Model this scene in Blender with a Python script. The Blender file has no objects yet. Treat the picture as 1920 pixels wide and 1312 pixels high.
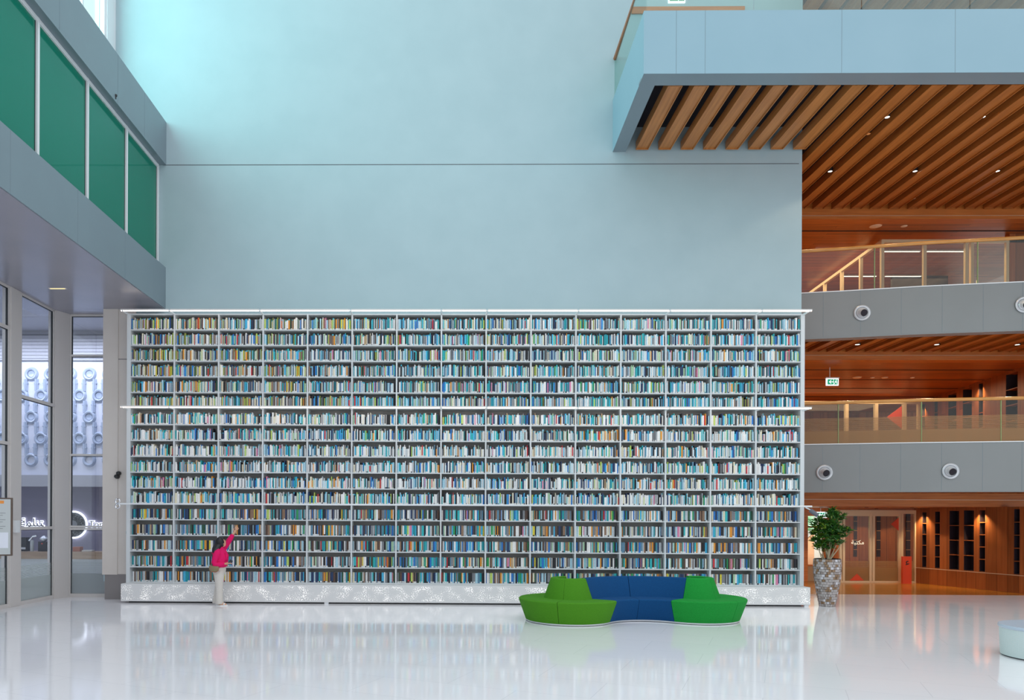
import bpy, bmesh, math, random
from mathutils import Vector, Matrix
PI = math.pi
sc = bpy.context.scene
COL = sc.collection

# ------------------------------------------------------------------ camera
cam_d = bpy.data.cameras.new('camera')
cam = bpy.data.objects.new('camera', cam_d)
COL.objects.link(cam)
cam_d.sensor_fit = 'HORIZONTAL'
cam_d.sensor_width = 36
cam_d.lens = 1400 / 1920 * 36
cam_d.shift_x = (960 - 822) / 1920
cam_d.shift_y = (972 - 656) / 1920
cam_d.clip_end = 200
cam.matrix_world = (Matrix.Translation((0, -18.2, 2.06)) @ Matrix.Rotation(0.0134, 4, 'Z')
                    @ Matrix.Rotation(PI / 2, 4, 'X') @ Matrix.Rotation(0.0042, 4, 'Z'))
sc.camera = cam
# ------------------------------------------------------------------ view, sky light
sc.view_settings.view_transform = 'Standard'
sc.view_settings.look = 'None'
sc.view_settings.gamma = 1
sc.view_settings.use_curve_mapping = False
sc.view_settings.exposure = 0.0
world = bpy.data.worlds.new('sky')
sc.world = world
world.use_nodes = True
bg = world.node_tree.nodes['Background']
bg.inputs[0].default_value = (0.90, 0.955, 1.0, 1)
# overcast sky, brighter overhead where the atrium roof is glazed
_nt = world.node_tree
_tc = _nt.nodes.new('ShaderNodeTexCoord'); _sx = _nt.nodes.new('ShaderNodeSeparateXYZ'); _mr = _nt.nodes.new('ShaderNodeMapRange')
_mr.inputs['From Min'].default_value = 0.15; _mr.inputs['From Max'].default_value = 0.85
_mr.inputs['To Min'].default_value = 1.02; _mr.inputs['To Max'].default_value = 1.55
_nt.links.new(_tc.outputs['Generated'], _sx.inputs[0]); _nt.links.new(_sx.outputs[2], _mr.inputs[0]); _nt.links.new(_mr.outputs[0], bg.inputs[1])


def area(name, loc, rot, sx, sy, power, color, spread=None):
    d = bpy.data.lights.new(name, 'AREA')
    d.shape = 'RECTANGLE'
    d.size, d.size_y, d.energy, d.color = sx, sy, power, color
    if spread: d.spread = spread
    o = bpy.data.objects.new(name, d)
    o.location, o.rotation_euler = loc, rot
    COL.objects.link(o)
    return o


# daylight through the clerestory above the left slab
area('clerestory_daylight', (-9.3, -5.0, 14.9), (0, -PI / 2, 0), 5.4, 10.5, 1050, (0.50, 0.95, 1.0))
# area light added under the cafe ceiling, aimed at the ring screen
area('cafe_fill', (-14.0, 4.6, 7.5), (0.35, 0, 0), 9.0, 1.2, 330, (0.80, 0.84, 1.0))


# ------------------------------------------------------------------ materials
def mat(name, color=(0.8, 0.8, 0.8), rough=0.5, metal=0.0, spec=0.5, emit=None, strength=0.0):
    m = bpy.data.materials.new(name)
    m.use_nodes = True
    b = m.node_tree.nodes['Principled BSDF']
    b.inputs['Base Color'].default_value = (*color, 1)
    b.inputs['Roughness'].default_value = rough
    b.inputs['Metallic'].default_value = metal
    b.inputs['Specular IOR Level'].default_value = spec
    if emit:
        b.inputs['Emission Color'].default_value = (*emit, 1)
        b.inputs['Emission Strength'].default_value = strength
    return m


def nd(m, kind, **kw):
    n = m.node_tree.nodes.new(kind)
    for k, v in kw.items():
        if hasattr(n, k):
            setattr(n, k, v)
        else:
            n.inputs[k.replace('_', ' ')].default_value = v
    return n


def lk(m, a, b): m.node_tree.links.new(a, b)
def bs(m): return m.node_tree.nodes['Principled BSDF']


def noise_color(m, c1, c2, scale=(1, 1, 1), nscale=3.0, detail=4, bump=0.0, lo=0.35, hi=0.65, coord='Object'):
    tc = nd(m, 'ShaderNodeTexCoord')
    mp = nd(m, 'ShaderNodeMapping')
    mp.inputs['Scale'].default_value = scale
    lk(m, tc.outputs[coord], mp.inputs[0])
    n = nd(m, 'ShaderNodeTexNoise')
    n.inputs['Scale'].default_value = nscale
    n.inputs['Detail'].default_value = detail
    lk(m, mp.outputs[0], n.inputs['Vector'])
    r = nd(m, 'ShaderNodeValToRGB')
    r.color_ramp.elements[0].position = lo
    r.color_ramp.elements[1].position = hi
    r.color_ramp.elements[0].color = (*c1, 1)
    r.color_ramp.elements[1].color = (*c2, 1)
    lk(m, n.outputs[0], r.inputs[0])
    lk(m, r.outputs[0], bs(m).inputs['Base Color'])
    if bump:
        bp = nd(m, 'ShaderNodeBump')
        bp.inputs['Strength'].default_value = bump
        bp.inputs['Distance'].default_value = 0.02
        lk(m, n.outputs[0], bp.inputs['Height'])
        lk(m, bp.outputs[0], bs(m).inputs['Normal'])
    return m, mp, r


def wood(name, c1, c2, grain, rough=0.45, plank=None, swap=False):
    """grain: scale vector stretched along the grain; plank: (length, height) boards drawn with a brick texture"""
    m = mat(name, c1, rough)
    m, mp, r = noise_color(m, c1, c2, grain, 2.5, 6, lo=0.3, hi=0.7)
    if plank:
        tc = nd(m, 'ShaderNodeTexCoord')
        mq = nd(m, 'ShaderNodeMapping')
        if swap == 'YZ':      # boards run up a wall that faces -x
            mq.inputs['Rotation'].default_value = (0, PI / 2, PI / 2)
        elif swap == 'XZ':    # boards run up a wall that faces -y
            mq.inputs['Rotation'].default_value = (PI / 2, 0, PI / 2)
        lk(m, tc.outputs['Object'], mq.inputs[0])
        bk = nd(m, 'ShaderNodeTexBrick')
        bk.inputs['Scale'].default_value = 1.0
        bk.inputs['Brick Width'].default_value = plank[0]
        bk.inputs['Row Height'].default_value = plank[1]
        bk.inputs['Mortar Size'].default_value = 0.006
        bk.inputs['Color1'].default_value = (1, 1, 1, 1)
        bk.inputs['Color2'].default_value = (0.62, 0.62, 0.62, 1)
        bk.inputs['Mortar'].default_value = (0.25, 0.25, 0.25, 1)
        lk(m, mq.outputs[0], bk.inputs[0])
        mx = nd(m, 'ShaderNodeMix', data_type='RGBA', blend_type='MULTIPLY')
        mx.inputs[0].default_value = 1
        lk(m, r.outputs[0], mx.inputs[6])
        lk(m, bk.outputs[0], mx.inputs[7])
        lk(m, mx.outputs[2], bs(m).inputs['Base Color'])
    return m


def glass(name, tint=(0.95, 0.98, 0.98), gloss=0.03, rough=0.0, frost=None, frost_col=(0.6, 0.6, 0.6), horizon=None):
    """thin clear pane; frost=(z_full, z_stripes): etched below z_full, etched stripes up to z_stripes (world metres)"""
    m = bpy.data.materials.new(name)
    m.use_nodes = True
    nt = m.node_tree
    nt.nodes.remove(nt.nodes['Principled BSDF'])
    out = nt.nodes['Material Output']
    t = nd(m, 'ShaderNodeBsdfTransparent')
    t.inputs[0].default_value = (*tint, 1)
    g = nd(m, 'ShaderNodeBsdfGlossy')
    g.inputs['Roughness'].default_value = rough
    fr = nd(m, 'ShaderNodeLayerWeight')
    fr.inputs[0].default_value = 0.35
    ml = nd(m, 'ShaderNodeMath', operation='MULTIPLY_ADD')
    ml.inputs[1].default_value = 0.12
    ml.inputs[2].default_value = gloss
    lk(m, fr.outputs['Fresnel'], ml.inputs[0])
    mx = nd(m, 'ShaderNodeMixShader')
    lk(m, ml.outputs[0], mx.inputs[0])
    lk(m, t.outputs[0], mx.inputs[1])
    lk(m, g.outputs[0], mx.inputs[2])
    res = mx
    if frost:
        df = nd(m, 'ShaderNodeBsdfDiffuse')
        df.inputs[0].default_value = (*frost_col, 1)
        tl = nd(m, 'ShaderNodeBsdfTranslucent')
        tl.inputs[0].default_value = (*frost_col, 1)
        m1 = nd(m, 'ShaderNodeMixShader')
        m1.inputs[0].default_value = 0.6
        lk(m, df.outputs[0], m1.inputs[1])
        lk(m, tl.outputs[0], m1.inputs[2])
        ge = nd(m, 'ShaderNodeNewGeometry')
        sp = nd(m, 'ShaderNodeSeparateXYZ')
        lk(m, ge.outputs['Position'], sp.inputs[0])
        a = nd(m, 'ShaderNodeMath', operation='LESS_THAN')
        a.inputs[1].default_value = frost[0]
        lk(m, sp.outputs[2], a.inputs[0])
        b = nd(m, 'ShaderNodeMath', operation='LESS_THAN')
        b.inputs[1].default_value = frost[1]
        lk(m, sp.outputs[2], b.inputs[0])
        w = nd(m, 'ShaderNodeMath', operation='PINGPONG')
        w.inputs[1].default_value = 0.016
        lk(m, sp.outputs[2], w.inputs[0])
        c = nd(m, 'ShaderNodeMath', operation='LESS_THAN')
        c.inputs[1].default_value = 0.009
        lk(m, w.outputs[0], c.inputs[0])
        d = nd(m, 'ShaderNodeMath', operation='MULTIPLY')
        lk(m, b.outputs[0], d.inputs[0]); lk(m, c.outputs[0], d.inputs[1])
        e = nd(m, 'ShaderNodeMath', operation='MAXIMUM')
        lk(m, a.outputs[0], e.inputs[0]); lk(m, d.outputs[0], e.inputs[1])
        f = nd(m, 'ShaderNodeMath', operation='MULTIPLY')
        f.inputs[1].default_value = 0.75
        lk(m, e.outputs[0], f.inputs[0])
        m2 = nd(m, 'ShaderNodeMixShader')
        lk(m, f.outputs[0], m2.inputs[0])
        lk(m, mx.outputs[0], m2.inputs[1])
        lk(m, m1.outputs[0], m2.inputs[2])
        res = m2
    lk(m, res.outputs[0], out.inputs[0])
    return m


def emis(name, col, s): return mat(name, (0, 0, 0), 0.5, emit=col, strength=s)


M = {}
M['plaster'] = noise_color(mat('plaster', rough=0.55), (0.38, 0.495, 0.535), (0.40, 0.515, 0.555), (1, 1, 1), 1.3)[0]
M['panel'] = noise_color(mat('metal_panel', rough=0.35, spec=0.5), (0.19, 0.245, 0.28), (0.20, 0.26, 0.295), (1, 1, 1), 0.8)[0]
M['soffit'] = noise_color(mat('soffit_panel', rough=0.24, spec=0.5), (0.27, 0.265, 0.31), (0.29, 0.28, 0.325), (1, 1, 1), 0.8)[0]
M['fascia'] = noise_color(mat('fascia_panel', rough=0.4), (0.265, 0.42, 0.50), (0.28, 0.435, 0.515), (1, 1, 1), 0.8)[0]
M['fascia_grey'] = noise_color(mat('grey_fascia_panel', rough=0.42), (0.235, 0.248, 0.25), (0.25, 0.262, 0.265), (1, 1, 1), 0.8)[0]
M['joint'] = mat('fine_joint', (0.19, 0.245, 0.28), 0.7)
M['groove'] = mat('groove', (0.10, 0.10, 0.11), 0.8)
M['pier'] = noise_color(mat('pier_paint', rough=0.5), (0.66, 0.60, 0.555), (0.69, 0.63, 0.585), (1, 1, 1), 1.5)[0]
M['plinth'] = mat('pier_plinth', (0.24, 0.22, 0.22), 0.5)
M['frame'] = mat('aluminium_frame', (0.68, 0.64, 0.62), 0.4, 0.15)
M['gasket'] = mat('gasket', (0.03, 0.035, 0.04), 0.5)
M['green'] = mat('green_glass', (0.001, 0.19, 0.12), 0.06, spec=0.3)
M['white_metal'] = mat('white_metal', (0.78, 0.80, 0.82), 0.38)
M['shelf_metal'] = mat('shelf_metal', (0.64, 0.67, 0.69), 0.38)
M['shelf_back'] = mat('shelf_back', (0.40, 0.39, 0.38), 0.6)
M['led'] = emis('led_strip', (1.0, 0.82, 0.68), 6.0)
M['led_case'] = mat('led_case', (0.75, 0.72, 0.70), 0.4)
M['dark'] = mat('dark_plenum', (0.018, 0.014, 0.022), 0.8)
M['black'] = mat('black_plastic', (0.02, 0.02, 0.022), 0.45)
M['baffle'] = wood('baffle_wood', (0.36, 0.135, 0.034), (0.52, 0.21, 0.058), (7, 0.35, 7), 0.42)
M['baffle_far'] = wood('orange_baffle_wood', (0.34, 0.10, 0.016), (0.50, 0.165, 0.032), (7, 0.35, 7), 0.42)
M['baffle_deep'] = wood('deep_baffle_wood', (0.36, 0.10, 0.014), (0.52, 0.16, 0.03), (7, 0.35, 7), 0.42)
M['planks'] = wood('ceiling_planks', (0.40, 0.105, 0.016), (0.58, 0.18, 0.034), (0.35, 7, 7), 0.38, (2.6, 0.14))
M['wood_band'] = wood('wood_band', (0.46, 0.125, 0.02), (0.62, 0.20, 0.04), (0.5, 7, 9), 0.42)
M['wall_wood'] = wood('wall_planks', (0.34, 0.09, 0.022), (0.46, 0.14, 0.038), (6, 6, 0.35), 0.42, (6.0, 0.33), 'YZ')
M['wall_wood2'] = wood('rear_wall_planks', (0.34, 0.09, 0.022), (0.46, 0.14, 0.038), (6, 6, 0.35), 0.42, (6.0, 0.33), 'XZ')
M['niche'] = mat('niche_dark', (0.03, 0.02, 0.03), 0.6)
M['niche_light'] = mat('niche_lit', (0.45, 0.38, 0.22), 0.6)
M['rail_wood'] = wood('rail_wood', (0.55, 0.25, 0.06), (0.70, 0.34, 0.10), (0.6, 5, 5), 0.3)
M['rail_brown'] = wood('brown_rail', (0.36, 0.12, 0.05), (0.46, 0.17, 0.07), (5, 0.6, 5), 0.35)
M['gold_frame'] = mat('champagne_frame', (0.72, 0.56, 0.36), 0.35, 0.2)
M['chrome'] = mat('chrome', (0.75, 0.77, 0.80), 0.12, 1.0)
M['steel'] = mat('nozzle_steel', (0.66, 0.68, 0.71), 0.3, 0.35)
M['clear'] = glass('clear_glass')
M['clear_green'] = glass('green_edge_glass', (0.86, 0.96, 0.93), 0.06)
M['rail_glass'] = glass('balustrade_glass', (0.90, 0.92, 0.88), 0.03)
M['rail_glass_f'] = glass('striped_balustrade_glass', (0.90, 0.92, 0.88), 0.03, frost=(4.46, 4.80), frost_col=(0.50, 0.36, 0.22))
M['store_glass'] = glass('shopfront_glass', (0.90, 0.93, 0.96), 0.05, frost=(0.62, 0.92), frost_col=(0.50, 0.54, 0.53))
M['room_glass_f'] = glass('room_glass', (0.92, 0.90, 0.86), 0.015, frost=(0.50, 0.72), frost_col=(0.50, 0.33, 0.17))
M['frost_white'] = mat('frosted_counter', (0.55, 0.58, 0.58), 0.4)
M['sign_green'] = emis('exit_green', (0.0, 0.35, 0.17), 1.0)
M['sign_white'] = emis('exit_white', (0.95, 0.97, 1.0), 1.4)
M['halo'] = emis('halo_light', (0.86, 0.88, 1.0), 3.0)
M['warm_lamp'] = emis('warm_lamp', (1.0, 0.90, 0.78), 9.0)
M['line_lamp'] = emis('linear_lamp', (1.0, 0.90, 0.78), 2.4)
M['thin_line'] = mat('pale_line', (0.75, 0.62, 0.48), 0.3, 0.4)
M['off_disc'] = mat('pale_disc', (0.85, 0.72, 0.58), 0.5)
M['red'] = mat('red_film', (0.74, 0.075, 0.025), 0.5)
M['cream_letters'] = emis('lit_letters', (1.0, 0.86, 0.62), 1.2)
M['orange_floor'] = None
M['pattern'] = mat('white_relief', (0.70, 0.72, 0.82), 0.35)
M['relief'] = mat('blue_grey_relief', (0.42, 0.48, 0.60), 0.15)
M['cafe_wall'] = mat('cafe_wall', (0.30, 0.28, 0.36), 0.6)
M['cafe_pale'] = mat('cafe_pale', (0.42, 0.42, 0.45), 0.6)
M['oak'] = wood('oak_counter', (0.30, 0.20, 0.13), (0.42, 0.30, 0.20), (0.6, 5, 5), 0.5)


def floor_mat():
    m = mat('polished_white_tile', (0.8, 0.8, 0.8), 0.07, spec=0.5)
    tc = nd(m, 'ShaderNodeTexCoord')
    mp = nd(m, 'ShaderNodeMapping')
    mp.inputs['Rotation'].default_value = (0, 0, math.radians(24))
    lk(m, tc.outputs['Object'], mp.inputs[0])
    bk = nd(m, 'ShaderNodeTexBrick')
    bk.offset = 0.5
    for k, v in (('Scale', 1.0), ('Brick Width', 1.8), ('Row Height', 0.9), ('Mortar Size', 0.004)):
        bk.inputs[k].default_value = v
    bk.inputs['Color1'].default_value = (0.90, 0.88, 0.91, 1)
    bk.inputs['Color2'].default_value = (0.88, 0.865, 0.895, 1)
    bk.inputs['Mortar'].default_value = (0.74, 0.73, 0.77, 1)
    lk(m, mp.outputs[0], bk.inputs[0])
    lk(m, bk.outputs[0], bs(m).inputs['Base Color'])
    n = nd(m, 'ShaderNodeTexNoise')
    n.inputs['Scale'].default_value = 1.6
    lk(m, tc.outputs['Object'], n.inputs['Vector'])
    mr = nd(m, 'ShaderNodeMapRange')
    mr.inputs['To Min'].default_value = 0.045
    mr.inputs['To Max'].default_value = 0.11
    lk(m, n.outputs[0], mr.inputs[0])
    lk(m, mr.outputs[0], bs(m).inputs['Roughness'])
    return m


M['floor'] = floor_mat()
M['wood_floor'] = wood('wood_floor', (0.48, 0.17, 0.02), (0.62, 0.25, 0.04), (0.4, 5, 5), 0.18, (2.4, 0.16))


def perf_mat():
    m = mat('perforated_panel', (0.70, 0.70, 0.70), 0.45)
    tc = nd(m, 'ShaderNodeTexCoord')
    mp = nd(m, 'ShaderNodeMapping')
    lk(m, tc.outputs['Object'], mp.inputs[0])
    v = nd(m, 'ShaderNodeTexVoronoi')
    v.voronoi_dimensions = '2D'
    sp = nd(m, 'ShaderNodeSeparateXYZ')
    cb = nd(m, 'ShaderNodeCombineXYZ')
    lk(m, mp.outputs[0], sp.inputs[0])
    lk(m, sp.outputs[0], cb.inputs[0]); lk(m, sp.outputs[2], cb.inputs[1])
    v.inputs['Scale'].default_value = 30
    v.inputs['Randomness'].default_value = 0.9
    lk(m, cb.outputs[0], v.inputs['Vector'])
    n = nd(m, 'ShaderNodeTexNoise')
    n.inputs['Scale'].default_value = 4.2
    n.inputs['Detail'].default_value = 2
    lk(m, cb.outputs[0], n.inputs['Vector'])
    th = nd(m, 'ShaderNodeMapRange')     # hole radius follows the density of the pattern
    th.inputs['From Min'].default_value = 0.38
    th.inputs['From Max'].default_value = 0.66
    th.inputs['To Min'].default_value = 0.0
    th.inputs['To Max'].default_value = 0.31
    lk(m, n.outputs[0], th.inputs[0])
    lt = nd(m, 'ShaderNodeMath', operation='LESS_THAN')
    lk(m, v.outputs['Distance'], lt.inputs[0]); lk(m, th.outputs[0], lt.inputs[1])
    # keep clear borders at the top and the bottom of the panel
    z1 = nd(m, 'ShaderNodeMath', operation='GREATER_THAN'); z1.inputs[1].default_value = 0.08
    z2 = nd(m, 'ShaderNodeMath', operation='LESS_THAN'); z2.inputs[1].default_value = 0.425
    lk(m, sp.outputs[2], z1.inputs[0]); lk(m, sp.outputs[2], z2.inputs[0])
    a = nd(m, 'ShaderNodeMath', operation='MULTIPLY'); b = nd(m, 'ShaderNodeMath', operation='MULTIPLY')
    lk(m, z1.outputs[0], a.inputs[0]); lk(m, z2.outputs[0], a.inputs[1])
    lk(m, a.outputs[0], b.inputs[0]); lk(m, lt.outputs[0], b.inputs[1])
    s = nd(m, 'ShaderNodeMath', operation='MULTIPLY'); s.inputs[1].default_value = 0.8
    lk(m, b.outputs[0], s.inputs[0])
    bs(m).inputs['Emission Color'].default_value = (1, 0.95, 0.92, 1)
    lk(m, s.outputs[0], bs(m).inputs['Emission Strength'])
    return m


M['perf'] = perf_mat()


def attr_mat(name, rough=0.5, marks=False, bump=0.0):
    m = mat(name, (0.5, 0.5, 0.5), rough)
    a = nd(m, 'ShaderNodeAttribute', attribute_name='col')
    src = a.outputs['Color']
    if marks:       # printed title marks on the spines
        tc = nd(m, 'ShaderNodeTexCoord')
        ge = nd(m, 'ShaderNodeNewGeometry')
        mp = nd(m, 'ShaderNodeMapping')
        mp.inputs['Scale'].default_value = (170, 1, 50)
        lk(m, ge.outputs['Position'], mp.inputs[0])
        n = nd(m, 'ShaderNodeTexNoise')
        n.inputs['Scale'].default_value = 1.0
        n.inputs['Detail'].default_value = 1
        lk(m, mp.outputs[0], n.inputs['Vector'])
        r = nd(m, 'ShaderNodeValToRGB')
        r.color_ramp.interpolation = 'CONSTANT'
        r.color_ramp.elements[0].color = (0.6, 0.6, 0.6, 1)
        r.color_ramp.elements[1].position = 0.36
        r.color_ramp.elements[1].color = (1, 1, 1, 1)
        e = r.color_ramp.elements.new(0.64)
        e.color = (1.9, 1.8, 1.6, 1)
        lk(m, n.outputs[0], r.inputs[0])
        mx = nd(m, 'ShaderNodeMix', data_type='RGBA', blend_type='MULTIPLY', clamp_result=True)
        mx.inputs[0].default_value = 0.65
        lk(m, src, mx.inputs[6]); lk(m, r.outputs[0], mx.inputs[7])
        src = mx.outputs[2]
    lk(m, src, bs(m).inputs['Base Color'])
    return m


M['books'] = attr_mat('book_covers', 0.45, True)
M['shell'] = attr_mat('shell_tiles', 0.25)


def fabric(name, c1, c2):
    m = mat(name, c1, 0.85, spec=0.25)
    noise_color(m, c1, c2, (1, 1, 1), 90, 2, bump=0.25, lo=0.3, hi=0.7)
    return m


M['fab_olive'] = fabric('olive_green_felt', (0.055, 0.215, 0.008), (0.075, 0.27, 0.012))
M['fab_green'] = fabric('bright_green_felt', (0.006, 0.235, 0.030), (0.012, 0.30, 0.042))
M['fab_blue'] = fabric('blue_felt', (0.001, 0.050, 0.165), (0.002, 0.068, 0.21))
M['skin'] = mat('skin', (0.72, 0.40, 0.26), 0.5)
M['hair'] = mat('black_hair', (0.010, 0.008, 0.012), 0.4)
M['pink'] = fabric('pink_knit', (0.72, 0.005, 0.11), (0.82, 0.012, 0.16))
M['cloth'] = fabric('off_white_cotton', (0.62, 0.58, 0.53), (0.72, 0.68, 0.63))
M['tee'] = mat('white_cotton', (0.85, 0.85, 0.85), 0.8)
M['bag'] = mat('olive_leather', (0.24, 0.19, 0.10), 0.5)
M['bag_trim'] = mat('red_brown_leather', (0.40, 0.12, 0.07), 0.5)
M['leaf'] = noise_color(mat('leaf', rough=0.35), (0.010, 0.065, 0.012), (0.045, 0.16, 0.015), (1, 1, 1), 14, 2)[0]
M['leaf2'] = noise_color(mat('leaf_yellowish', rough=0.35), (0.10, 0.20, 0.01), (0.22, 0.33, 0.02), (1, 1, 1), 14, 2)[0]
M['stem'] = mat('pale_stem', (0.45, 0.38, 0.25), 0.7)
M['soil'] = mat('soil', (0.06, 0.04, 0.03), 0.9)
M['outdoor_green'] = noise_color(mat('outdoor_tree', rough=0.8), (0.10, 0.35, 0.12), (0.55, 0.85, 0.60), (1, 1, 1), 5, 4)[0]
M['outdoor_ground'] = mat('outdoor_paving', (0.85, 0.80, 0.72), 0.8)
M['outdoor_brick'] = mat('outdoor_brick', (0.62, 0.30, 0.14), 0.8)


def mesh_mat():
    m = mat('woven_mesh', (0.56, 0.66, 0.66), 0.5)
    tc = nd(m, 'ShaderNodeTexCoord')
    sp = nd(m, 'ShaderNodeSeparateXYZ')
    lk(m, tc.outputs['Object'], sp.inputs[0])
    w = nd(m, 'ShaderNodeMath', operation='PINGPONG'); w.inputs[1].default_value = 0.0075
    lk(m, sp.outputs[2], w.inputs[0])
    at = nd(m, 'ShaderNodeMath', operation='ARCTAN2')
    lk(m, sp.outputs[0], at.inputs[0]); lk(m, sp.outputs[1], at.inputs[1])
    w2 = nd(m, 'ShaderNodeMath', operation='PINGPONG'); w2.inputs[1].default_value = 0.012
    lk(m, at.outputs[0], w2.inputs[0])
    g1 = nd(m, 'ShaderNodeMath', operation='GREATER_THAN'); g1.inputs[1].default_value = 0.0045
    g2 = nd(m, 'ShaderNodeMath', operation='GREATER_THAN'); g2.inputs[1].default_value = 0.0075
    lk(m, w.outputs[0], g1.inputs[0]); lk(m, w2.outputs[0], g2.inputs[0])
    mu = nd(m, 'ShaderNodeMath', operation='MULTIPLY')
    lk(m, g1.outputs[0], mu.inputs[0]); lk(m, g2.outputs[0], mu.inputs[1])
    mx = nd(m, 'ShaderNodeMix', data_type='RGBA')
    mx.inputs[6].default_value = (0.66, 0.74, 0.73, 1)
    mx.inputs[7].default_value = (0.36, 0.50, 0.49, 1)
    lk(m, mu.outputs[0], mx.inputs[0])
    lk(m, mx.outputs[2], bs(m).inputs['Base Color'])
    return m


M['mesh'] = mesh_mat()

# ------------------------------------------------------------------ builders
class MB:
    def __init__(s):
        s.v, s.f, s.c, s.mi, s.cm = [], [], [], [], 0

    def face(s, idx, col=None):
        s.f.append(idx); s.c.append(col); s.mi.append(s.cm)

    def box(s, x0, x1, y0, y1, z0, z1, col=None, rot=0, piv=None, tilt=0):
        n = len(s.v)
        pts = [(x, y, z) for z in (z0, z1) for y in (y0, y1) for x in (x0, x1)]
        if rot:
            cx, cy = piv if piv else ((x0 + x1) / 2, (y0 + y1) / 2)
            c, si = math.cos(rot), math.sin(rot)
            pts = [(cx + (x - cx) * c - (y - cy) * si, cy + (x - cx) * si + (y - cy) * c, z) for x, y, z in pts]
        s.v += pts
        for q in ((0, 2, 3, 1), (4, 5, 7, 6), (0, 1, 5, 4), (1, 3, 7, 5), (3, 2, 6, 7), (2, 0, 4, 6)):
            s.face([n + i for i in q], col)
        return s

    def prism(s, poly, z0, z1, col=None):
        n = len(s.v); k = len(poly)
        s.v += [(p[0], p[1], z0) for p in poly] + [(p[0], p[1], z1) for p in poly]
        s.face([n + i for i in range(k)][::-1], col)
        s.face([n + k + i for i in range(k)], col)
        for i in range(k):
            j = (i + 1) % k
            s.face([n + i, n + j, n + k + j, n + k + i], col)
        return s

    def extrude(s, pts, d, col=None):
        """planar polygon of 3d points pushed along the vector d"""
        n = len(s.v); k = len(pts); d = Vector(d)
        s.v += [tuple(p) for p in pts] + [tuple(Vector(p) + d) for p in pts]
        s.face([n + i for i in range(k)][::-1], col)
        s.face([n + k + i for i in range(k)], col)
        for i in range(k):
            j = (i + 1) % k
            s.face([n + i, n + j, n + k + j, n + k + i], col)
        return s

    def tube(s, path, r, seg=10, caps=True):
        path = [Vector(p) for p in path]
        rr = r if isinstance(r, (list, tuple)) else [r] * len(path)
        n0 = len(s.v); up = None
        for i, p in enumerate(path):
            t = (path[min(i + 1, len(path) - 1)] - path[max(i - 1, 0)]).normalized()
            if up is None:
                a = Vector((0, 0, 1)) if abs(t.z) < 0.9 else Vector((1, 0, 0))
            else:
                a = up
            x = t.cross(a).normalized(); y = x.cross(t).normalized(); up = y
            rx, ry = rr[i] if isinstance(rr[i], (list, tuple)) else (rr[i], rr[i])
            for k in range(seg):
                an = 2 * PI * k / seg
                s.v.append(tuple(p + x * math.cos(an) * rx + y * math.sin(an) * ry))
        for i in range(len(path) - 1):
            for k in range(seg):
                a, b = n0 + i * seg + k, n0 + i * seg + (k + 1) % seg
                s.face([a, b, b + seg, a + seg])
        if caps:
            s.face([n0 + k for k in range(seg)][::-1])
            s.face([n0 + (len(path) - 1) * seg + k for k in range(seg)])
        return s

    def loft(s, rings, seg=20, caps=True, power=2.0):
        """rings: (cx, cy, z, rx, ry[, tilt_x]) stacked ellipses"""
        n0 = len(s.v)
        for rg in rings:
            cx, cy, z, rx, ry = rg[:5]
            tl = rg[5] if len(rg) > 5 else 0
            for k in range(seg):
                a = 2 * PI * k / seg
                ca, sa = math.cos(a), math.sin(a)
                e = 2.0 / power
                px = math.copysign(abs(ca) ** e, ca) * rx
                py = math.copysign(abs(sa) ** e, sa) * ry
                s.v.append((cx + px, cy + py, z + px * tl))
        for i in range(len(rings) - 1):
            for k in range(seg):
                a, b = n0 + i * seg + k, n0 + i * seg + (k + 1) % seg
                s.face([a, b, b + seg, a + seg])
        if caps:
            s.face([n0 + k for k in range(seg)][::-1])
            s.face([n0 + (len(rings) - 1) * seg + k for k in range(seg)])
        return s

    def lathe(s, prof, seg=40, c=(0, 0, 0), axis='Z', a0=0, a1=2 * PI, closed_prof=False):
        n0 = len(s.v); k = len(prof); full = abs(a1 - a0 - 2 * PI) < 1e-6
        m = seg if full else seg + 1
        for i in range(m):
            a = a0 + (a1 - a0) * i / seg
            for r, h in prof:
                x, y = r * math.cos(a), r * math.sin(a)
                p = {'Z': (x, y, h), 'Y': (x, h, y), 'X': (h, x, y)}[axis]
                s.v.append((p[0] + c[0], p[1] + c[1], p[2] + c[2]))
        kk = k if closed_prof else k - 1
        for i in range(seg):
            ni = (i + 1) % m
            for j in range(kk):
                j2 = (j + 1) % k
                s.face([n0 + i * k + j, n0 + ni * k + j, n0 + ni * k + j2, n0 + i * k + j2])
        if not full and closed_prof:
            s.face([n0 + j for j in range(k)][::-1])
            s.face([n0 + (m - 1) * k + j for j in range(k)])
        return s

    def ball(s, c, r, seg=16, rings=10):
        rx, ry, rz = r if isinstance(r, (tuple, list)) else (r, r, r)
        n0 = len(s.v)
        for i in range(1, rings):
            t = PI * i / rings
            for k in range(seg):
                a = 2 * PI * k / seg
                s.v.append((c[0] + rx * math.sin(t) * math.cos(a), c[1] + ry * math.sin(t) * math.sin(a), c[2] + rz * math.cos(t)))
        s.v += [(c[0], c[1], c[2] + rz), (c[0], c[1], c[2] - rz)]
        T, B = len(s.v) - 2, len(s.v) - 1
        for i in range(rings - 2):
            for k in range(seg):
                a, b = n0 + i * seg + k, n0 + i * seg + (k + 1) % seg
                s.face([a, a + seg, b + seg, b])
        for k in range(seg):
            s.face([T, n0 + k, n0 + (k + 1) % seg])
            a = n0 + (rings - 2) * seg
            s.face([B, a + (k + 1) % seg, a + k])
        return s

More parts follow.
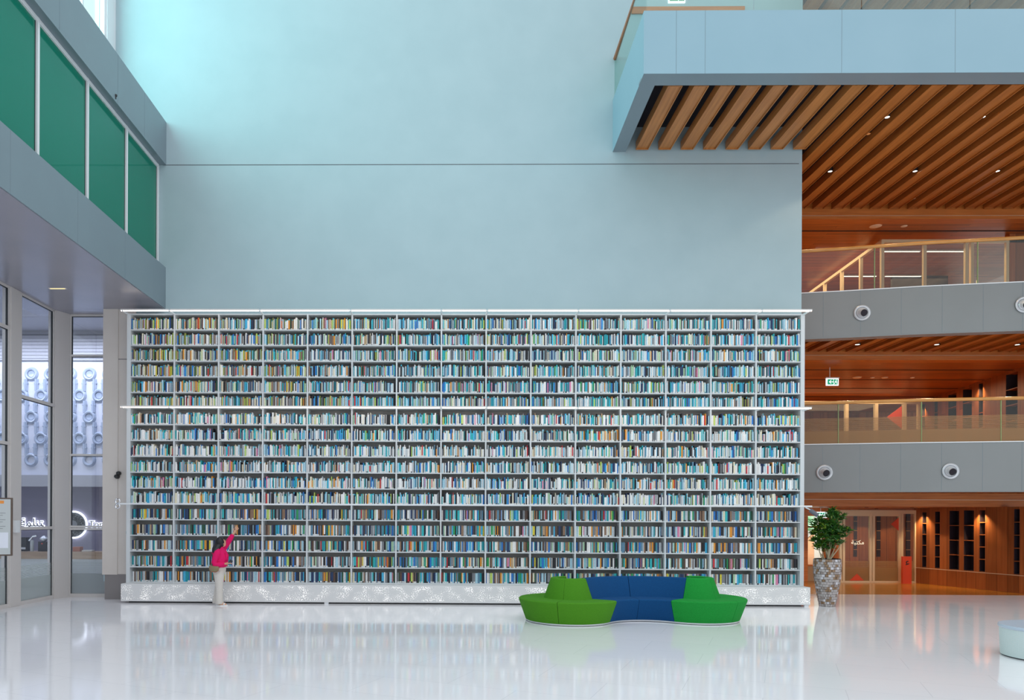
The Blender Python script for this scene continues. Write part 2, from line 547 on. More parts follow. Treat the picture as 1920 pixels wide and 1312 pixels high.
    def build(s, name, m, parent=None, smooth=False, bevel=0, loc=None, fix=True, subsurf=0):
        me = bpy.data.meshes.new(name)
        me.from_pydata(s.v, [], s.f)
        ms = m if isinstance(m, (list, tuple)) else [m]
        for q in ms: me.materials.append(q)
        if len(ms) > 1: me.polygons.foreach_set('material_index', s.mi)
        if any(c is not None for c in s.c):
            at = me.color_attributes.new('col', 'FLOAT_COLOR', 'CORNER')
            buf = []
            for f, c in zip(s.f, s.c):
                buf += list((c or (0.5, 0.5, 0.5)) + (1.0,)) * len(f)
            at.data.foreach_set('color', buf)
        if fix:
            bm = bmesh.new(); bm.from_mesh(me)
            bmesh.ops.recalc_face_normals(bm, faces=bm.faces)
            bm.to_mesh(me); bm.free()
        if smooth:
            me.polygons.foreach_set('use_smooth', [True] * len(me.polygons))
            if smooth != 'all':
                me.set_sharp_from_angle(angle=math.radians(40))
        me.update()
        o = bpy.data.objects.new(name, me)
        COL.objects.link(o)
        if parent: o.parent = parent
        if loc: o.location = loc
        if bevel:
            b = o.modifiers.new('bevel', 'BEVEL'); b.width = bevel; b.segments = 2; b.limit_method = 'ANGLE'
        if subsurf:
            b = o.modifiers.new('subsurf', 'SUBSURF'); b.levels = subsurf; b.render_levels = subsurf
        return o


def bx(*a, **k): return MB().box(*a, **k)


def tag(o, label, cat=None, group=None, kind=None):
    o['label'] = label
    if cat: o['category'] = cat
    if group: o['group'] = group
    if kind: o['kind'] = kind
    return o


def empty(name, label, cat, group=None, kind=None, loc=(0, 0, 0)):
    o = bpy.data.objects.new(name, None)
    COL.objects.link(o)
    o.location = loc
    return tag(o, label, cat, group, kind)


def struct(name, mb, m, label, cat, parent=None, **k):
    o = mb.build(name, m, parent, **k)
    return tag(o, label, cat, kind='structure')


def text(name, body, m, parent, loc, size, rot=(PI / 2, 0, 0), ext=0.004, offset=0.0, align='LEFT', ar=False, sx=1):
    c = bpy.data.curves.new(name, 'FONT')
    c.body = body; c.size = size; c.extrude = ext; c.offset = offset; c.align_x = align; c.resolution_u = 4
    c.materials.append(m)
    o = bpy.data.objects.new(name, c)
    COL.objects.link(o)
    o.location, o.rotation_euler = loc, rot
    o.scale = (sx, 1, 1)
    me = bpy.data.meshes.new_from_object(o.evaluated_get(bpy.context.evaluated_depsgraph_get()))
    COL.objects.unlink(o); bpy.data.objects.remove(o)
    o = bpy.data.objects.new(name, me); COL.objects.link(o)
    o.location, o.rotation_euler, o.scale = loc, rot, (sx, 1, 1)
    if parent: o.parent = parent
    return o


# ================================================================== SETTING
YB = 0.45            # front face of the tall end wall
ZS = 7.28            # underside of the left slab
struct('floor', bx(-10.6, 22, -24, 2.72, -0.2, 0), M['floor'], 'polished white stone floor reflecting the book wall', 'floor')
struct('floor.001', bx(8.9, 22, 2.72, 14.5, -0.2, 0.0), M['wood_floor'], 'glossy orange wooden floor under the lowest balcony', 'floor')
struct('floor.002', bx(-19, -8.7, 2.72, 8.0, -0.2, 0.0), M['floor'], 'pale floor of the cafe behind the glass', 'floor')
wb = struct('wall_back', bx(-8.66, 8.74, YB, YB + 0.35, 0.45, 18), M['plaster'], 'tall plain pale blue-grey end wall above the books', 'wall')
bx(-7.2, 8.66, YB - 0.004, YB, 10.895, 10.91).build('shadow_joint', M['groove'], wb)
struct('baseboard_back', bx(-8.62, -8.07, YB - 0.02, YB + 0.3, 0, 0.63), M['plinth'], 'dark grey plinth at the foot of the left pier', 'baseboard')
pr = struct('wall_pier', bx(-8.68, -8.30, YB - 0.035, YB, 0.62, ZS), M['pier'], 'beige wall pier between shopfront and book wall', 'wall')
bx(-8.30, -7.86, YB - 0.012, YB, 0.62, ZS).build('side_panel', M['pier'], pr)
bx(-8.30, -7.90, YB - 0.016, YB - 0.012, 6.02, 6.035).build('panel_joint', M['groove'], pr)
bx(-8.07, -7.86, YB - 0.005, YB + 0.3, 0, 0.63).build('plinth', M['plinth'], pr)

# left gallery slab with green glass band
wl = struct('wall_left', bx(-10.7, -7.12, -17, YB, ZS + 0.012, 8.33), M['panel'], 'grey-blue metal panelled gallery band along the left side', 'wall')
bx(-10.7, -7.14, -17, YB - 0.01, ZS, ZS + 0.012).build('soffit', M['soffit'], wl)
bx(-10.7, -8.66, YB - 0.005, 1.06, ZS, ZS + 0.5).build('soffit_return', M['soffit'], wl)
for y in (-13.5, -11, -8.5, -6.2, -4.0, -1.9): bx(-7.121, -7.118, y, y + 0.008, ZS + 0.02, 8.32).build('panel_joint', M['joint'], wl)
wu = struct('wall_upper', bx(-8.75, -7.12, -17, YB, 10.9, 11.97), M['panel'], 'upper grey-blue metal band over the green glass', 'wall')
for y in (-12, -9.6, -7.2, -4.7, -2.3, -0.9): bx(-7.121, -7.118, y, y + 0.008, 10.91, 11.96).build('panel_joint', M['joint'], wu)
gy = [0.40, -1.42, -3.25, -5.07, -6.9, -8.72, -10.55, -12.4, -14.2]
for i in range(len(gy) - 1):
    y1, y0 = gy[i], gy[i + 1]
    w = struct('window_%d' % (i + 1), bx(-7.40, -7.33, y0 + 0.03, y1 - 0.03, 8.30, 10.86), M['green'],
               ['green glass pane touching the end wall', 'green glass pane, second from the end wall', 'green glass pane, third from the end wall',
                'green glass pane at the upper left picture edge', 'green glass gallery pane out of the picture'][min(i, 4)], 'window')
    f = MB()
    f.box(-7.40, -7.29, y1 - 0.035, y1 + 0.035, 8.30, 10.9)
    f.box(-7.40, -7.295, y0 + 0.035, y1 - 0.035, 10.82, 10.9)
    f.build('window_frame', M['white_metal'], w)
    bx(-7.335, -7.326, y1 - 0.06, y1 - 0.035, 8.3, 10.82).build('gasket', M['gasket'], w)
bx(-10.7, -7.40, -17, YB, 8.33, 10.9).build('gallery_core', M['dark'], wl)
# clerestory
cl = struct('window_9', bx(-8.58, -8.56, -17, -0.08, 11.97, 18), M['clear_green'], 'bright clerestory window above the upper band', 'window')
fb = MB().box(-8.68, -8.45, -0.08, YB, 11.97, 18).box(-8.62, -8.52, -17, -0.08, 11.97, 12.03)
for y in (-1.0, -3.2, -5.4, -7.6, -9.8, -12): fb.box(-8.62, -8.52, y - 0.03, y + 0.03, 11.97, 18)
fb.build('window_frame', M['white_metal'], cl)
struct('trim_1', bx(-8.45, -8.41, 0.0, YB, 11.97, 18), M['white_metal'], 'slim jamb at the corner beside the clerestory', 'trim')


# ------------------------------------------------------------------ left shopfront
def ladder(w, along, fixed, a0, a1, z0, z1, bars, thick=0.05, dep=0.09, bh=0.035):
    """frame of a glazed bay: stiles, top and bottom rails, bars; along 'x' or 'y'"""
    f = MB()
    def b(p0, p1, q0, q1, d=dep):
        if along == 'y': f.box(fixed - d / 2, fixed + d / 2, p0, p1, q0, q1)
        else: f.box(p0, p1, fixed - d / 2, fixed + d / 2, q0, q1)
    b(a0, a0 + thick, z0, z1); b(a1 - thick, a1, z0, z1)
    b(a0 + thick, a1 - thick, z0, z0 + 0.09); b(a0 + thick, a1 - thick, z1 - 0.05, z1)
    for q in bars: b(a0 + 0.004, a1 - 0.004, q - bh, q + bh, dep * 1.3)
    f.build('window_frame', M['frame'], w)
    g = MB()
    def c(p0, p1, q0, q1):
        if along == 'y': g.box(fixed - 0.02, fixed + 0.02, p0, p1, q0, q1)
        else: g.box(p0, p1, fixed - 0.02, fixed + 0.02, q0, q1)
    zs = [z0 + 0.09] + list(bars) + [z1 - 0.05]
    for i in range(len(zs) - 1):
        lo, hi = zs[i] + (0.035 if i else 0), zs[i + 1] - (0.035 if i < len(zs) - 2 else 0)
        c(a0 + thick, a0 + thick + 0.012, lo, hi); c(a1 - thick - 0.02, a1 - thick, lo, hi)
        c(a0 + thick, a1 - thick, hi - 0.012, hi)
    g.build('gasket', M['gasket'], w)


w = struct('window_10', bx(-10.005, -9.995, -0.95, 0.50, 0.08, ZS - 0.04), M['store_glass'], 'tall shopfront pane left of the corner column', 'window')
ladder(w, 'y', -10.0, -0.98, 0.52, 0, ZS, [1.79, 4.87])
w = struct('window_11', bx(-9.74, -8.68, 0.945, 0.955, 0.08, ZS - 0.04), M['store_glass'], 'shopfront pane beside the beige pier', 'window')
ladder(w, 'x', 0.95, -9.78, -8.66, 0, ZS, [1.755, 1.815, 3.66, 6.22], bh=0.024)
w = struct('window_12', bx(-10.005, -9.995, -3.2, -1.42, 0.08, ZS - 0.04), M['store_glass'], 'shopfront pane at the left picture edge', 'window')
ladder(w, 'y', -10.0, -3.25, -1.40, 0, ZS, [1.86, 3.72, 6.33])
w = struct('window_13', bx(-10.005, -9.995, -14, -3.6, 0.08, ZS - 0.04), M['store_glass'], 'shopfront glazing nearer than the picture edge', 'window')
ladder(w, 'y', -10.0, -14, -3.6, 0, ZS, [1.86, 4.87])
cc = struct('trim_2', bx(-10.14, -9.93, -1.40, -0.98, 0, ZS), M['frame'], 'pale metal column between the two left shopfront panes', 'trim', bevel=0.008)
bx(-9.93, -9.85, -1.28, -1.16, 1.70, 1.98).build('door_contact', M['white_metal'], cc)
struct('trim_3', MB().prism([(-10.12, 0.52), (-9.94, 0.52), (-9.76, 0.88), (-9.76, 1.05), (-10.12, 1.05)], 0, ZS), M['frame'],
       'pale metal corner column of the shopfront', 'trim')
struct('trim_4', bx(-10.1, -9.94, -3.6, -3.25, 0, ZS), M['frame'], 'pale metal column out of the left edge', 'trim')

# cafe room behind
struct('wall_cafe', MB().box(-19, -8.7, 7.2, 7.4, 0, 9).box(-19.2, -19, -14, 7.4, 0, 9), M['cafe_wall'], 'dull purple wall of the cafe behind the glass', 'wall')
struct('ceiling_cafe', bx(-19, -8.7, 0.9, 7.2, 8.1, 8.3), M['cafe_pale'], 'pale slatted ceiling inside the cafe', 'ceiling')
struct('trim_5', bx(-8.70, -8.60, 0.95, 7.4, 0, 9), M['cafe_pale'], 'side wall of the cafe', 'trim')
bl = tag(bx(-17, -8.75, 5.9, 5.95, 7.15, 8.1).build('roller_blind', M['cafe_pale']), 'pale horizontal slatted blind above the ring-pattern screen', 'blind')
for k in range(8): bx(-17, -8.75, 5.89, 5.90, 7.2 + k * 0.11, 7.21 + k * 0.11).build('slat_line', M['groove'], bl)
tag(bx(-17, -8.75, 5.85, 6.2, 3.05, 3.42).build('bulkhead', M['cafe_pale']), 'pale bulkhead band under the ring-pattern screen', 'bulkhead')
scr = tag(bx(-17, -8.75, 6.0, 6.1, 3.42, 7.15).build('ornament_screen', M['pattern']), 'white relief screen of linked rings inside the cafe', 'screen')
for ci in range(12):
    for ri in range(6):
        cx = -9.18 - ci * 0.635 - (0.317 if ri % 2 else 0)
        cz = 6.72 - ri * 0.70
        if cx < -16.8: continue
        mb = MB()
        mb.lathe([(0.115, -0.02), (0.13, -0.06), (0.17, -0.075), (0.21, -0.05), (0.23, 0)], 24, (cx, 6.0, cz), 'Y')
        mb.lathe([(0.0, -0.012), (0.10, -0.03), (0.115, -0.012)], 20, (cx, 6.0, cz), 'Y')
        for sx in (-1, 1):
            xx = cx + sx * 0.175
            mb.box(xx - 0.055, xx + 0.055, 5.95, 6.0, cz - 0.56, cz - 0.17)
            mb.box(xx - 0.018, xx + 0.018, 5.93, 5.95, cz - 0.56, cz - 0.17)
            mb.box(xx - 0.075, xx + 0.075, 5.94, 6.0, cz - 0.32, cz - 0.29)
        if cz - 0.56 > 3.42: mb.build('ring_ornament', M['relief'], scr, smooth=True)
        else:
            mb2 = MB(); mb2.lathe([(0.115, -0.02), (0.13, -0.06), (0.17, -0.075), (0.21, -0.05), (0.23, 0)], 24, (cx, 6.0, cz), 'Y')
            if cz - 0.24 > 3.42: mb2.build('ring_ornament', M['relief'], scr, smooth=True)
ct = empty('service_counter', 'long cafe counter with an oak top band behind the glass', 'counter')
bx(-16.5, -8.8, 3.5, 4.2, 0.83, 1.04).build('counter_top', M['oak'], ct)
bx(-16.5, -8.8, 3.56, 4.15, 0.0, 0.83).build('counter_front', M['frost_white'], ct)
# cafe sign: ring emblem and halo-lit letters
sg = empty('halo_lit_sign', 'halo-lit cafe sign of a round emblem with Arabic and Latin letters', 'sign')
Y = 7.14
ex, ez = -12.79, 1.80
MB().lathe([(0.0, 0), (0.475, 0), (0.475, -0.02), (0.0, -0.02)], 48, (ex, Y, ez), 'Y').build('halo_ring', M['halo'], sg)
em = MB().lathe([(0.0, -0.03), (0.42, -0.03), (0.42, -0.06), (0, -0.06)], 48, (ex, Y, ez), 'Y').build('emblem_disc', mat('emblem_face', (0.30, 0.31, 0.32), 0.4), sg)
mb = MB(); rnd = random.Random(4)
for k in range(190):
    a, r = rnd.uniform(0, 2 * PI), rnd.uniform(0.2, 0.37)
    cx, cz = ex + r * math.cos(a), ez + r * math.sin(a)
    da = rnd.uniform(-1, 1)
    mb.tube([(cx + 0.04 * math.cos(a + da + t * 1.6), Y - 0.068, cz + 0.04 * math.sin(a + da + t * 1.6)) for t in (0, 1, 2)], 0.008, 5)
mb.lathe([(0.15, -0.07), (0.165, -0.075), (0.18, -0.07)], 32, (ex, Y, ez), 'Y')
mb.build('emblem_pattern', M['black'], em)
for nm, mm, dy, off in (('halo_glow', M['halo'], 0, 0.022), ('lettering', M['black'], -0.03, 0.0)):
    text(nm, 'Tor', mm, sg, (-12.27, Y + dy, 1.72), 0.31, offset=off, ext=0.006)
    text(nm, '\uFE94\uFEE4\uFEE0\uFEE8\uFE98', mm, sg, (-14.62, Y + dy, 1.74), 0.38, offset=off, ext=0.006)
# things on the counter
def counter_box(name, x0, x1, z1, m, label, cat, y0=3.75):
    return tag(bx(x0, x1, y0, y0 + 0.2, 1.04, z1).build(name, m, bevel=0.006), label, cat)
for x0, lab in ((-11.88, 'dark coffee brewer on the cafe counter nearest the corner column'), (-12.15, 'dark coffee brewer left of the other brewer')):
    t = counter_box('coffee_brewer', x0, x0 + 0.25, 1.33, M['black'], lab, 'coffee machine')
    t['group'] = 'coffee brewers on the cafe counter'
    MB().lathe([(0, 0), (0.02, 0), (0.02, -0.01), (0, -0.01)], 12, (x0 + 0.125, 3.745, 1.27), 'Y').build('badge', M['red'], t)
    MB().loft([(x0 + 0.125, 3.85, 1.33, 0.04, 0.04), (x0 + 0.125, 3.85, 1.40, 0.12, 0.1), (x0 + 0.125, 3.85, 1.43, 0.12, 0.10), (x0 + 0.125, 3.85, 1.5, 0.03, 0.03)], 14).build('hopper', M['steel'], t, smooth=True)
t = counter_box('espresso_machine', -13.1, -12.5, 1.45, M['black'], 'dark espresso machine at the left of the cafe counter', 'coffee machine')
bx(-13.08, -12.52, 3.74, 3.75, 1.10, 1.16).build('drip_tray', M['steel'], t)
t = tag(MB().lathe([(0, 1.04), (0.05, 1.04), (0.055, 1.30), (0.04, 1.37), (0.0, 1.37)], 16, (-12.35, 3.8, 0)).build('steel_dispenser', M['frost_white'], smooth=True), 'pale cylindrical dispenser with a long lever on the cafe counter', 'dispenser')
MB().tube([(-12.42, 3.76, 1.36), (-12.30, 3.74, 1.48), (-12.18, 3.74, 1.50)], 0.03, 8).build('lever', M['chrome'], t)
counter_box('wooden_box', -11.12, -10.90, 1.18, M['bag_trim'], 'small red-brown box on the cafe counter', 'box')
counter_box('paper_stack', -10.85, -10.55, 1.08, M['cloth'], 'low stack of pale leaflets beside the red-brown box', 'papers')
t = counter_box('monitor', -10.16, -10.02, 1.36, M['black'], 'dark monitor on the counter close to the beige pier', 'monitor', 3.8)
bx(-10.14, -10.04, 3.79, 3.8, 1.10, 1.32).build('screen', mat('dark_screen', (0.01, 0.01, 0.015), 0.1), t)

# poster display by the left edge
pd = empty('poster_display', 'framed portrait poster display standing at the left edge', 'display')
R = 0.30
mb = MB().box(-9.60, -8.95, -3.0, -2.94, 1.26, 2.45, rot=R, piv=(-8.97, -3.0))
mb.build('case', mat('brown_case', (0.12, 0.08, 0.06), 0.4), pd, bevel=0.006)
bx(-9.57, -8.98, -3.008, -3.0, 1.29, 2.42, rot=R, piv=(-8.97, -3.0)).build('poster', mat('poster_paper', (0.55, 0.58, 0.58), 0.35), pd)
pp = MB()
for k in range(9): pp.box(-9.50, -9.07 - (k % 3) * 0.05, -3.010, -3.008, 2.13 - k * 0.045, 2.14 - k * 0.045, rot=R, piv=(-8.97, -3.0))
pp.build('printed_lines', mat('print_grey', (0.25, 0.26, 0.28), 0.5), pd)
bx(-9.27, -9.10, -3.010, -3.008, 2.33, 2.39, rot=R, piv=(-8.97, -3.0)).build('orange_mark', mat('orange_print', (0.85, 0.3, 0.05), 0.5), pd)
bx(-9.22, -9.02, -3.010, -3.008, 1.42, 1.74, rot=R, piv=(-8.97, -3.0)).build('portrait_print', mat('pale_print', (0.80, 0.82, 0.9), 0.5), pd)
MB().tube([(-9.33, -3.1, 0.02), (-9.33, -3.1, 1.35)], 0.03, 12).build('pole', M['steel'], pd)
MB().lathe([(0, 0), (0.22, 0), (0.22, 0.012), (0.0, 0.02)], 28, (-9.33, -3.1, 0)).build('base', M['steel'], pd)

# fittings on the pier and the soffit
sp = tag(MB().lathe([(0, 0), (0.055, 0), (0.06, -0.05), (0.045, -0.12), (0, -0.13)], 18, (-8.30, YB - 0.02, 3.08), 'Y').build('wall_speaker', M['black'], smooth=True),
         'small black twin spotlight fixed high on the beige pier', 'spotlight')
MB().lathe([(0, 0), (0.05, 0), (0.055, -0.05), (0.04, -0.11), (0, -0.12)], 18, (-8.26, YB - 0.02, 3.16), 'Y').build('second_head', M['black'], sp, smooth=True)
sp = tag(bx(-8.10, -7.88, YB - 0.035, YB - 0.012, 1.62, 1.73).build('control_panel', M['frame'], bevel=0.004), 'little control panel with red and green keys on the pier', 'control panel')
bx(-8.08, -8.03, YB - 0.040, YB - 0.035, 1.64, 1.71).build('green_key', mat('key_green', (0.02, 0.22, 0.12), 0.4), sp)
bx(-8.02, -7.92, YB - 0.040, YB - 0.035, 1.675, 1.71).build('olive_key', mat('key_olive', (0.16, 0.25, 0.02), 0.4), sp)
bx(-8.02, -7.92, YB - 0.040, YB - 0.035, 1.64, 1.672).build('red_key', mat('key_red', (0.5, 0.03, 0.03), 0.4), sp)
t = tag(MB().box(-9.15, -8.75, -1.3, -1.22, ZS - 0.006, ZS).build('recessed_light', M['led_case']), 'slim warm recessed light in the grey soffit', 'light')
bx(-9.12, -8.78, -1.28, -1.24, ZS - 0.009, ZS - 0.006).build('lens', emis('amber_lens', (1.0, 0.75, 0.3), 1.6), t)
t = tag(MB().lathe([(0, 0), (0.03, 0), (0.03, -0.03), (0.012, -0.05), (0.012, -0.09), (0, -0.09)], 14, (-7.117, -2.4, 11.05), 'Z').build('wall_sensor', M['black'], smooth=True), 'tiny dark sensor on the upper left band', 'sensor')

# ================================================================== BOOKCASE
X0, PITCH, NB = -7.82, 1.0903, 15
X1 = X0 + PITCH * NB
TOP = 7.045
S1 = [6.655, 6.275, 5.89, 5.505, 5.12, 4.745]
S2 = [4.335, 3.945, 3.555, 3.165, 2.775, 2.397]
S3 = [2.005, 1.622, 1.235, 0.847, 0.470]
rows = []            # (shelf top, clear height)
prev = TOP - 0.02
for z in S1 + S2 + S3:
    rows.append((z + 0.012, prev - 0.012 - (z + 0.012)))
    prev = z
bc = empty('bookcase', 'huge white wall-to-wall bookcase with seventeen rows of books', 'bookcase')
bx(X0 - 0.05, X1 + 0.05, YB - 0.045, YB - 0.006, 0.46, TOP).build('back_panel', M['shelf_back'], bc)
for z in [TOP - 0.008] + S1 + S2 + S3:
    bx(X0, X1, 0.0, YB - 0.045, z - 0.013, z + 0.012).build('shelf', M['shelf_metal'], bc)
for i in range(NB + 1):
    x = X0 + i * PITCH
    e = 0.05 if i in (0, NB) else 0.018
    xa, xb = (x - 0.075, x + 0.018) if i == 0 else ((x - 0.018, x + 0.075) if i == NB else (x - 0.018, x + 0.018))
    bx(xa, xb, -0.006, YB - 0.045, 0.46, TOP + 0.005).build('upright', M['shelf_metal'], bc)
# base box with lit perforations
pb = bx(X0 - 0.06, X1 + 0.08, -0.33, YB - 0.05, 0.04, 0.462).build('perforated_plinth', M['perf'], bc, bevel=0.006)
bx(X0 + 0.1, X1 - 0.1, -0.24, 0.3, 0.0, 0.04).build('shadow_gap', M['black'], bc)
for x in (X0 + 4.9, X0 + 10.2, X1 + 0.0): bx(x - 0.05, x + 0.05, -0.31, -0.25, 0.0, 0.04).build('foot', M['white_metal'], bc)
# lit ledges on brackets
segs = [0, 1, 3, 5, 7, 8, 10, 12, 14, 15]
for zl in (7.035, 4.715):
    for a, b in zip(segs[:-1], segs[1:]):
        xa = X0 + a * PITCH - (0.09 if a == 0 else -0.02); xb = X0 + b * PITCH + (0.09 if b == NB else -0.02)
        lb = bx(xa, xb, -0.345, -0.305, zl + 0.004, zl + 0.035).build('light_bar', M['led_case'], bc)
        bx(xa + 0.01, xb - 0.01, -0.340, -0.310, zl - 0.012, zl + 0.004).build('led_strip', M['led'], lb)
    for a in segs:
        x = X0 + a * PITCH + (0.04 if a == NB else (-0.04 if a == 0 else 0))
        bx(x - 0.012, x + 0.012, -0.35, 0.0, zl - 0.02, zl + 0.02).build('bracket', M['white_metal'], bc)
rl = MB().tube([(X0 - 0.12, -0.30, 2.385), (X1 + 0.12, -0.30, 2.385)], 0.022, 10).build('ladder_rail', M['white_metal'], bc, smooth=True)
for i in range(0, 16, 2): bx(X0 + i * PITCH - 0.012, X0 + i * PITCH + 0.012, -0.29, 0.0, 2.372, 2.39).build('rail_bracket', M['white_metal'], bc)
# end fixing of the ladder rail
rb = MB()
for dz in (0.05, -0.07): rb.lathe([(0.05, -0.01), (0.065, 0.0), (0.05, 0.01), (0.038, 0.0)], 20, (X0 - 0.16, -0.30, 2.40 + dz), 'Y', closed_prof=True)
tag(rb.build('rail_end_ring', M['chrome'], smooth=True), 'double chrome ring at the left end of the ladder rail', 'ring')
t = tag(MB().tube([(X1 + 0.10, -0.25, 2.30), (X1 + 0.26, -0.30, 2.17)], 0.05, 14).build('security_camera', mat('grey_plastic', (0.12, 0.13, 0.16), 0.5)), 'dark grey cylinder camera under the right end of the rail', 'camera')
MB().tube([(X1 + 0.06, -0.12, 2.36), (X1 + 0.14, -0.26, 2.29)], 0.015, 8).build('mount', M['white_metal'], t)

# ------------------------------------------------------------------ books
rng = random.Random(11)
PAL = {
    'white': (0.90, 0.89, 0.88), 'cream': (0.78, 0.72, 0.55), 'pale blue': (0.42, 0.66, 0.78), 'light grey': (0.52, 0.56, 0.60), 'grey': (0.22, 0.23, 0.25),
    'black': (0.015, 0.015, 0.02), 'dark brown': (0.10, 0.055, 0.04), 'brown': (0.28, 0.17, 0.11), 'navy': (0.015, 0.04, 0.12), 'blue': (0.02, 0.18, 0.55),
    'sky blue': (0.06, 0.45, 0.72), 'teal': (0.01, 0.30, 0.36), 'turquoise': (0.03, 0.47, 0.50), 'olive': (0.26, 0.30, 0.06), 'lime': (0.50, 0.66, 0.14),
    'yellow': (0.80, 0.66, 0.06), 'orange': (0.78, 0.30, 0.03), 'red': (0.55, 0.03, 0.04), 'pink': (0.72, 0.24, 0.40), 'green': (0.02, 0.33, 0.10),
    'dark green': (0.02, 0.09, 0.05), 'pale green': (0.40, 0.60, 0.40), 'tan': (0.50, 0.34, 0.20), 'steel blue': (0.12, 0.26, 0.38)}
W_WARM = dict(white=14, cream=13, **{'pale blue': 7, 'light grey': 9, 'grey': 11, 'black': 12, 'dark brown': 6, 'brown': 6, 'olive': 9, 'teal': 6, 'sky blue': 4,
              'tan': 5, 'yellow': 3, 'orange': 3, 'red': 2, 'pink': 1, 'blue': 3, 'pale green': 6, 'dark green': 4, 'lime': 3, 'navy': 5})
W_COOL = dict(white=16, cream=6, **{'pale blue': 14, 'light grey': 12, 'grey': 11, 'black': 13, 'navy': 8, 'blue': 4, 'sky blue': 7, 'teal': 9, 'turquoise': 7,
              'olive': 2, 'lime': 2, 'orange': 1, 'red': 1, 'pink': 1, 'pale green': 4, 'brown': 3, 'steel blue': 8, 'green': 1})
W_MID = dict(white=34, cream=11, **{'pale blue': 12, 'light grey': 10, 'grey': 8, 'black': 13, 'navy': 6, 'blue': 4, 'sky blue': 8, 'teal': 5, 'turquoise': 6,
             'lime': 2, 'orange': 2, 'red': 2, 'pink': 1, 'pale green': 3, 'tan': 2, 'green': 1, 'steel blue': 4})
W_LOW = dict(white=10, cream=4, **{'pale blue': 8, 'light grey': 8, 'grey': 11, 'black': 15, 'dark brown': 8, 'brown': 6, 'navy': 9, 'blue': 5, 'teal': 8,
             'turquoise': 6, 'orange': 4, 'yellow': 1, 'red': 1, 'pink': 1, 'lime': 1, 'green': 2, 'dark green': 3, 'pale green': 3, 'tan': 2, 'steel blue': 8, 'sky blue': 4})


def pick(w):
    ks = list(w); return rng.choices(ks, [w[k] for k in ks])[0]


def book_geo(mb, x0, x1, y0, y1, z0, h, col, label_c=None, top_c=None):
    """one book: curved spine, covers, page block set in at the top"""
    n = len(mb.v)
    zs = [z0, z0 + h * 0.13, z0 + h * 0.88, z0 + h]
    xm = (x0 + x1) / 2
    yb = y0 + min(0.006, (x1 - x0) * 0.2)
    for z in zs: mb.v += [(x0, yb, z), (xm, y0, z), (x1, yb, z)]
    mb.v += [(x0, y1, z0), (x1, y1, z0), (x0, y1, z0 + h), (x1, y1, z0 + h)]
    for k in range(3):
        c = label_c if (k == 0 and label_c) else (top_c if (k == 2 and top_c) else col)
        a = n + k * 3
        mb.face([a, a + 1, a + 4, a + 3], c); mb.face([a + 1, a + 2, a + 5, a + 4], c)
    b0, b1, t0, t1 = n + 12, n + 13, n + 14, n + 15
    mb.face([b0, n, n + 3, n + 6, n + 9, t0], col)
    mb.face([n + 2, b1, t1, n + 11, n + 8, n + 5], col)
    mb.face([n + 9, n + 10, n + 11, t1, t0], (0.62, 0.60, 0.52))
    mb.face([b1, b0, t0, t1], col)
    mb.face([n, b0, b1, n + 2, n + 1], col)


stuff = MB()
low = []
for r, (zt, ch) in enumerate(rows):
    for b in range(NB):
        xa, xb = X0 + b * PITCH + 0.024, X0 + (b + 1) * PITCH - 0.024
        x = xa
        cell = []
        if r >= 12:
            while True:
                wd = rng.choice([0.018, 0.022, 0.025, 0.028, 0.03, 0.035, 0.042, 0.055]) * rng.uniform(0.9, 1.1)
                if x + wd > xb: break
                cell.append([x, x + wd * 0.965, rng.uniform(0.245, 0.258), pick(W_LOW), rng.random()])
                x += wd
            for k, c in enumerate(cell): low.append((r, b, k, c, zt))
            continue
        warm = r < 6 and rng.random() < max(0, 0.95 - b / 6 - 0.0 * r)  # left bays lean warm; partly the light's colour cast put into the books
        while True:
            wd = rng.choice([0.014, 0.016, 0.018, 0.021, 0.024, 0.028, 0.036]) * rng.uniform(0.9, 1.15)
            if x + wd > xb: break
            if r < 6: h = rng.choice([0.23, 0.25, 0.255, 0.265, 0.29]) * rng.uniform(0.97, 1.03)
            else: h = rng.choice([0.19, 0.24, 0.245, 0.25, 0.285]) * rng.uniform(0.97, 1.03)
            h = min(h, ch - 0.03)
            wt = (W_WARM if warm or (r < 6 and rng.random() < 0.5 - b / 12) else W_COOL) if r < 6 else W_MID
            col = PAL[pick(wt)]
            j = rng.uniform(0.85, 1.12)
            col = tuple(min(0.92, c * j) for c in col)
            lc = (0.78, 0.78, 0.77) if rng.random() < 0.5 else ((0.03, 0.03, 0.035) if rng.random() < 0.15 else None)
            tc = (0.05, 0.45, 0.60) if rng.random() < 0.15 else None
            book_geo(stuff, x, x + wd * 0.95, 0.012 + rng.uniform(0, 0.02), 0.24, zt, h, col, lc, tc)
            x += wd
# the widest books of the lower five rows are individual books
order = sorted(range(len(low)), key=lambda i: -(low[i][3][1] - low[i][3][0]) * low[i][3][2])


def hidden_by_sofa(r, b):
    return r == 16 and 9 <= b <= 12


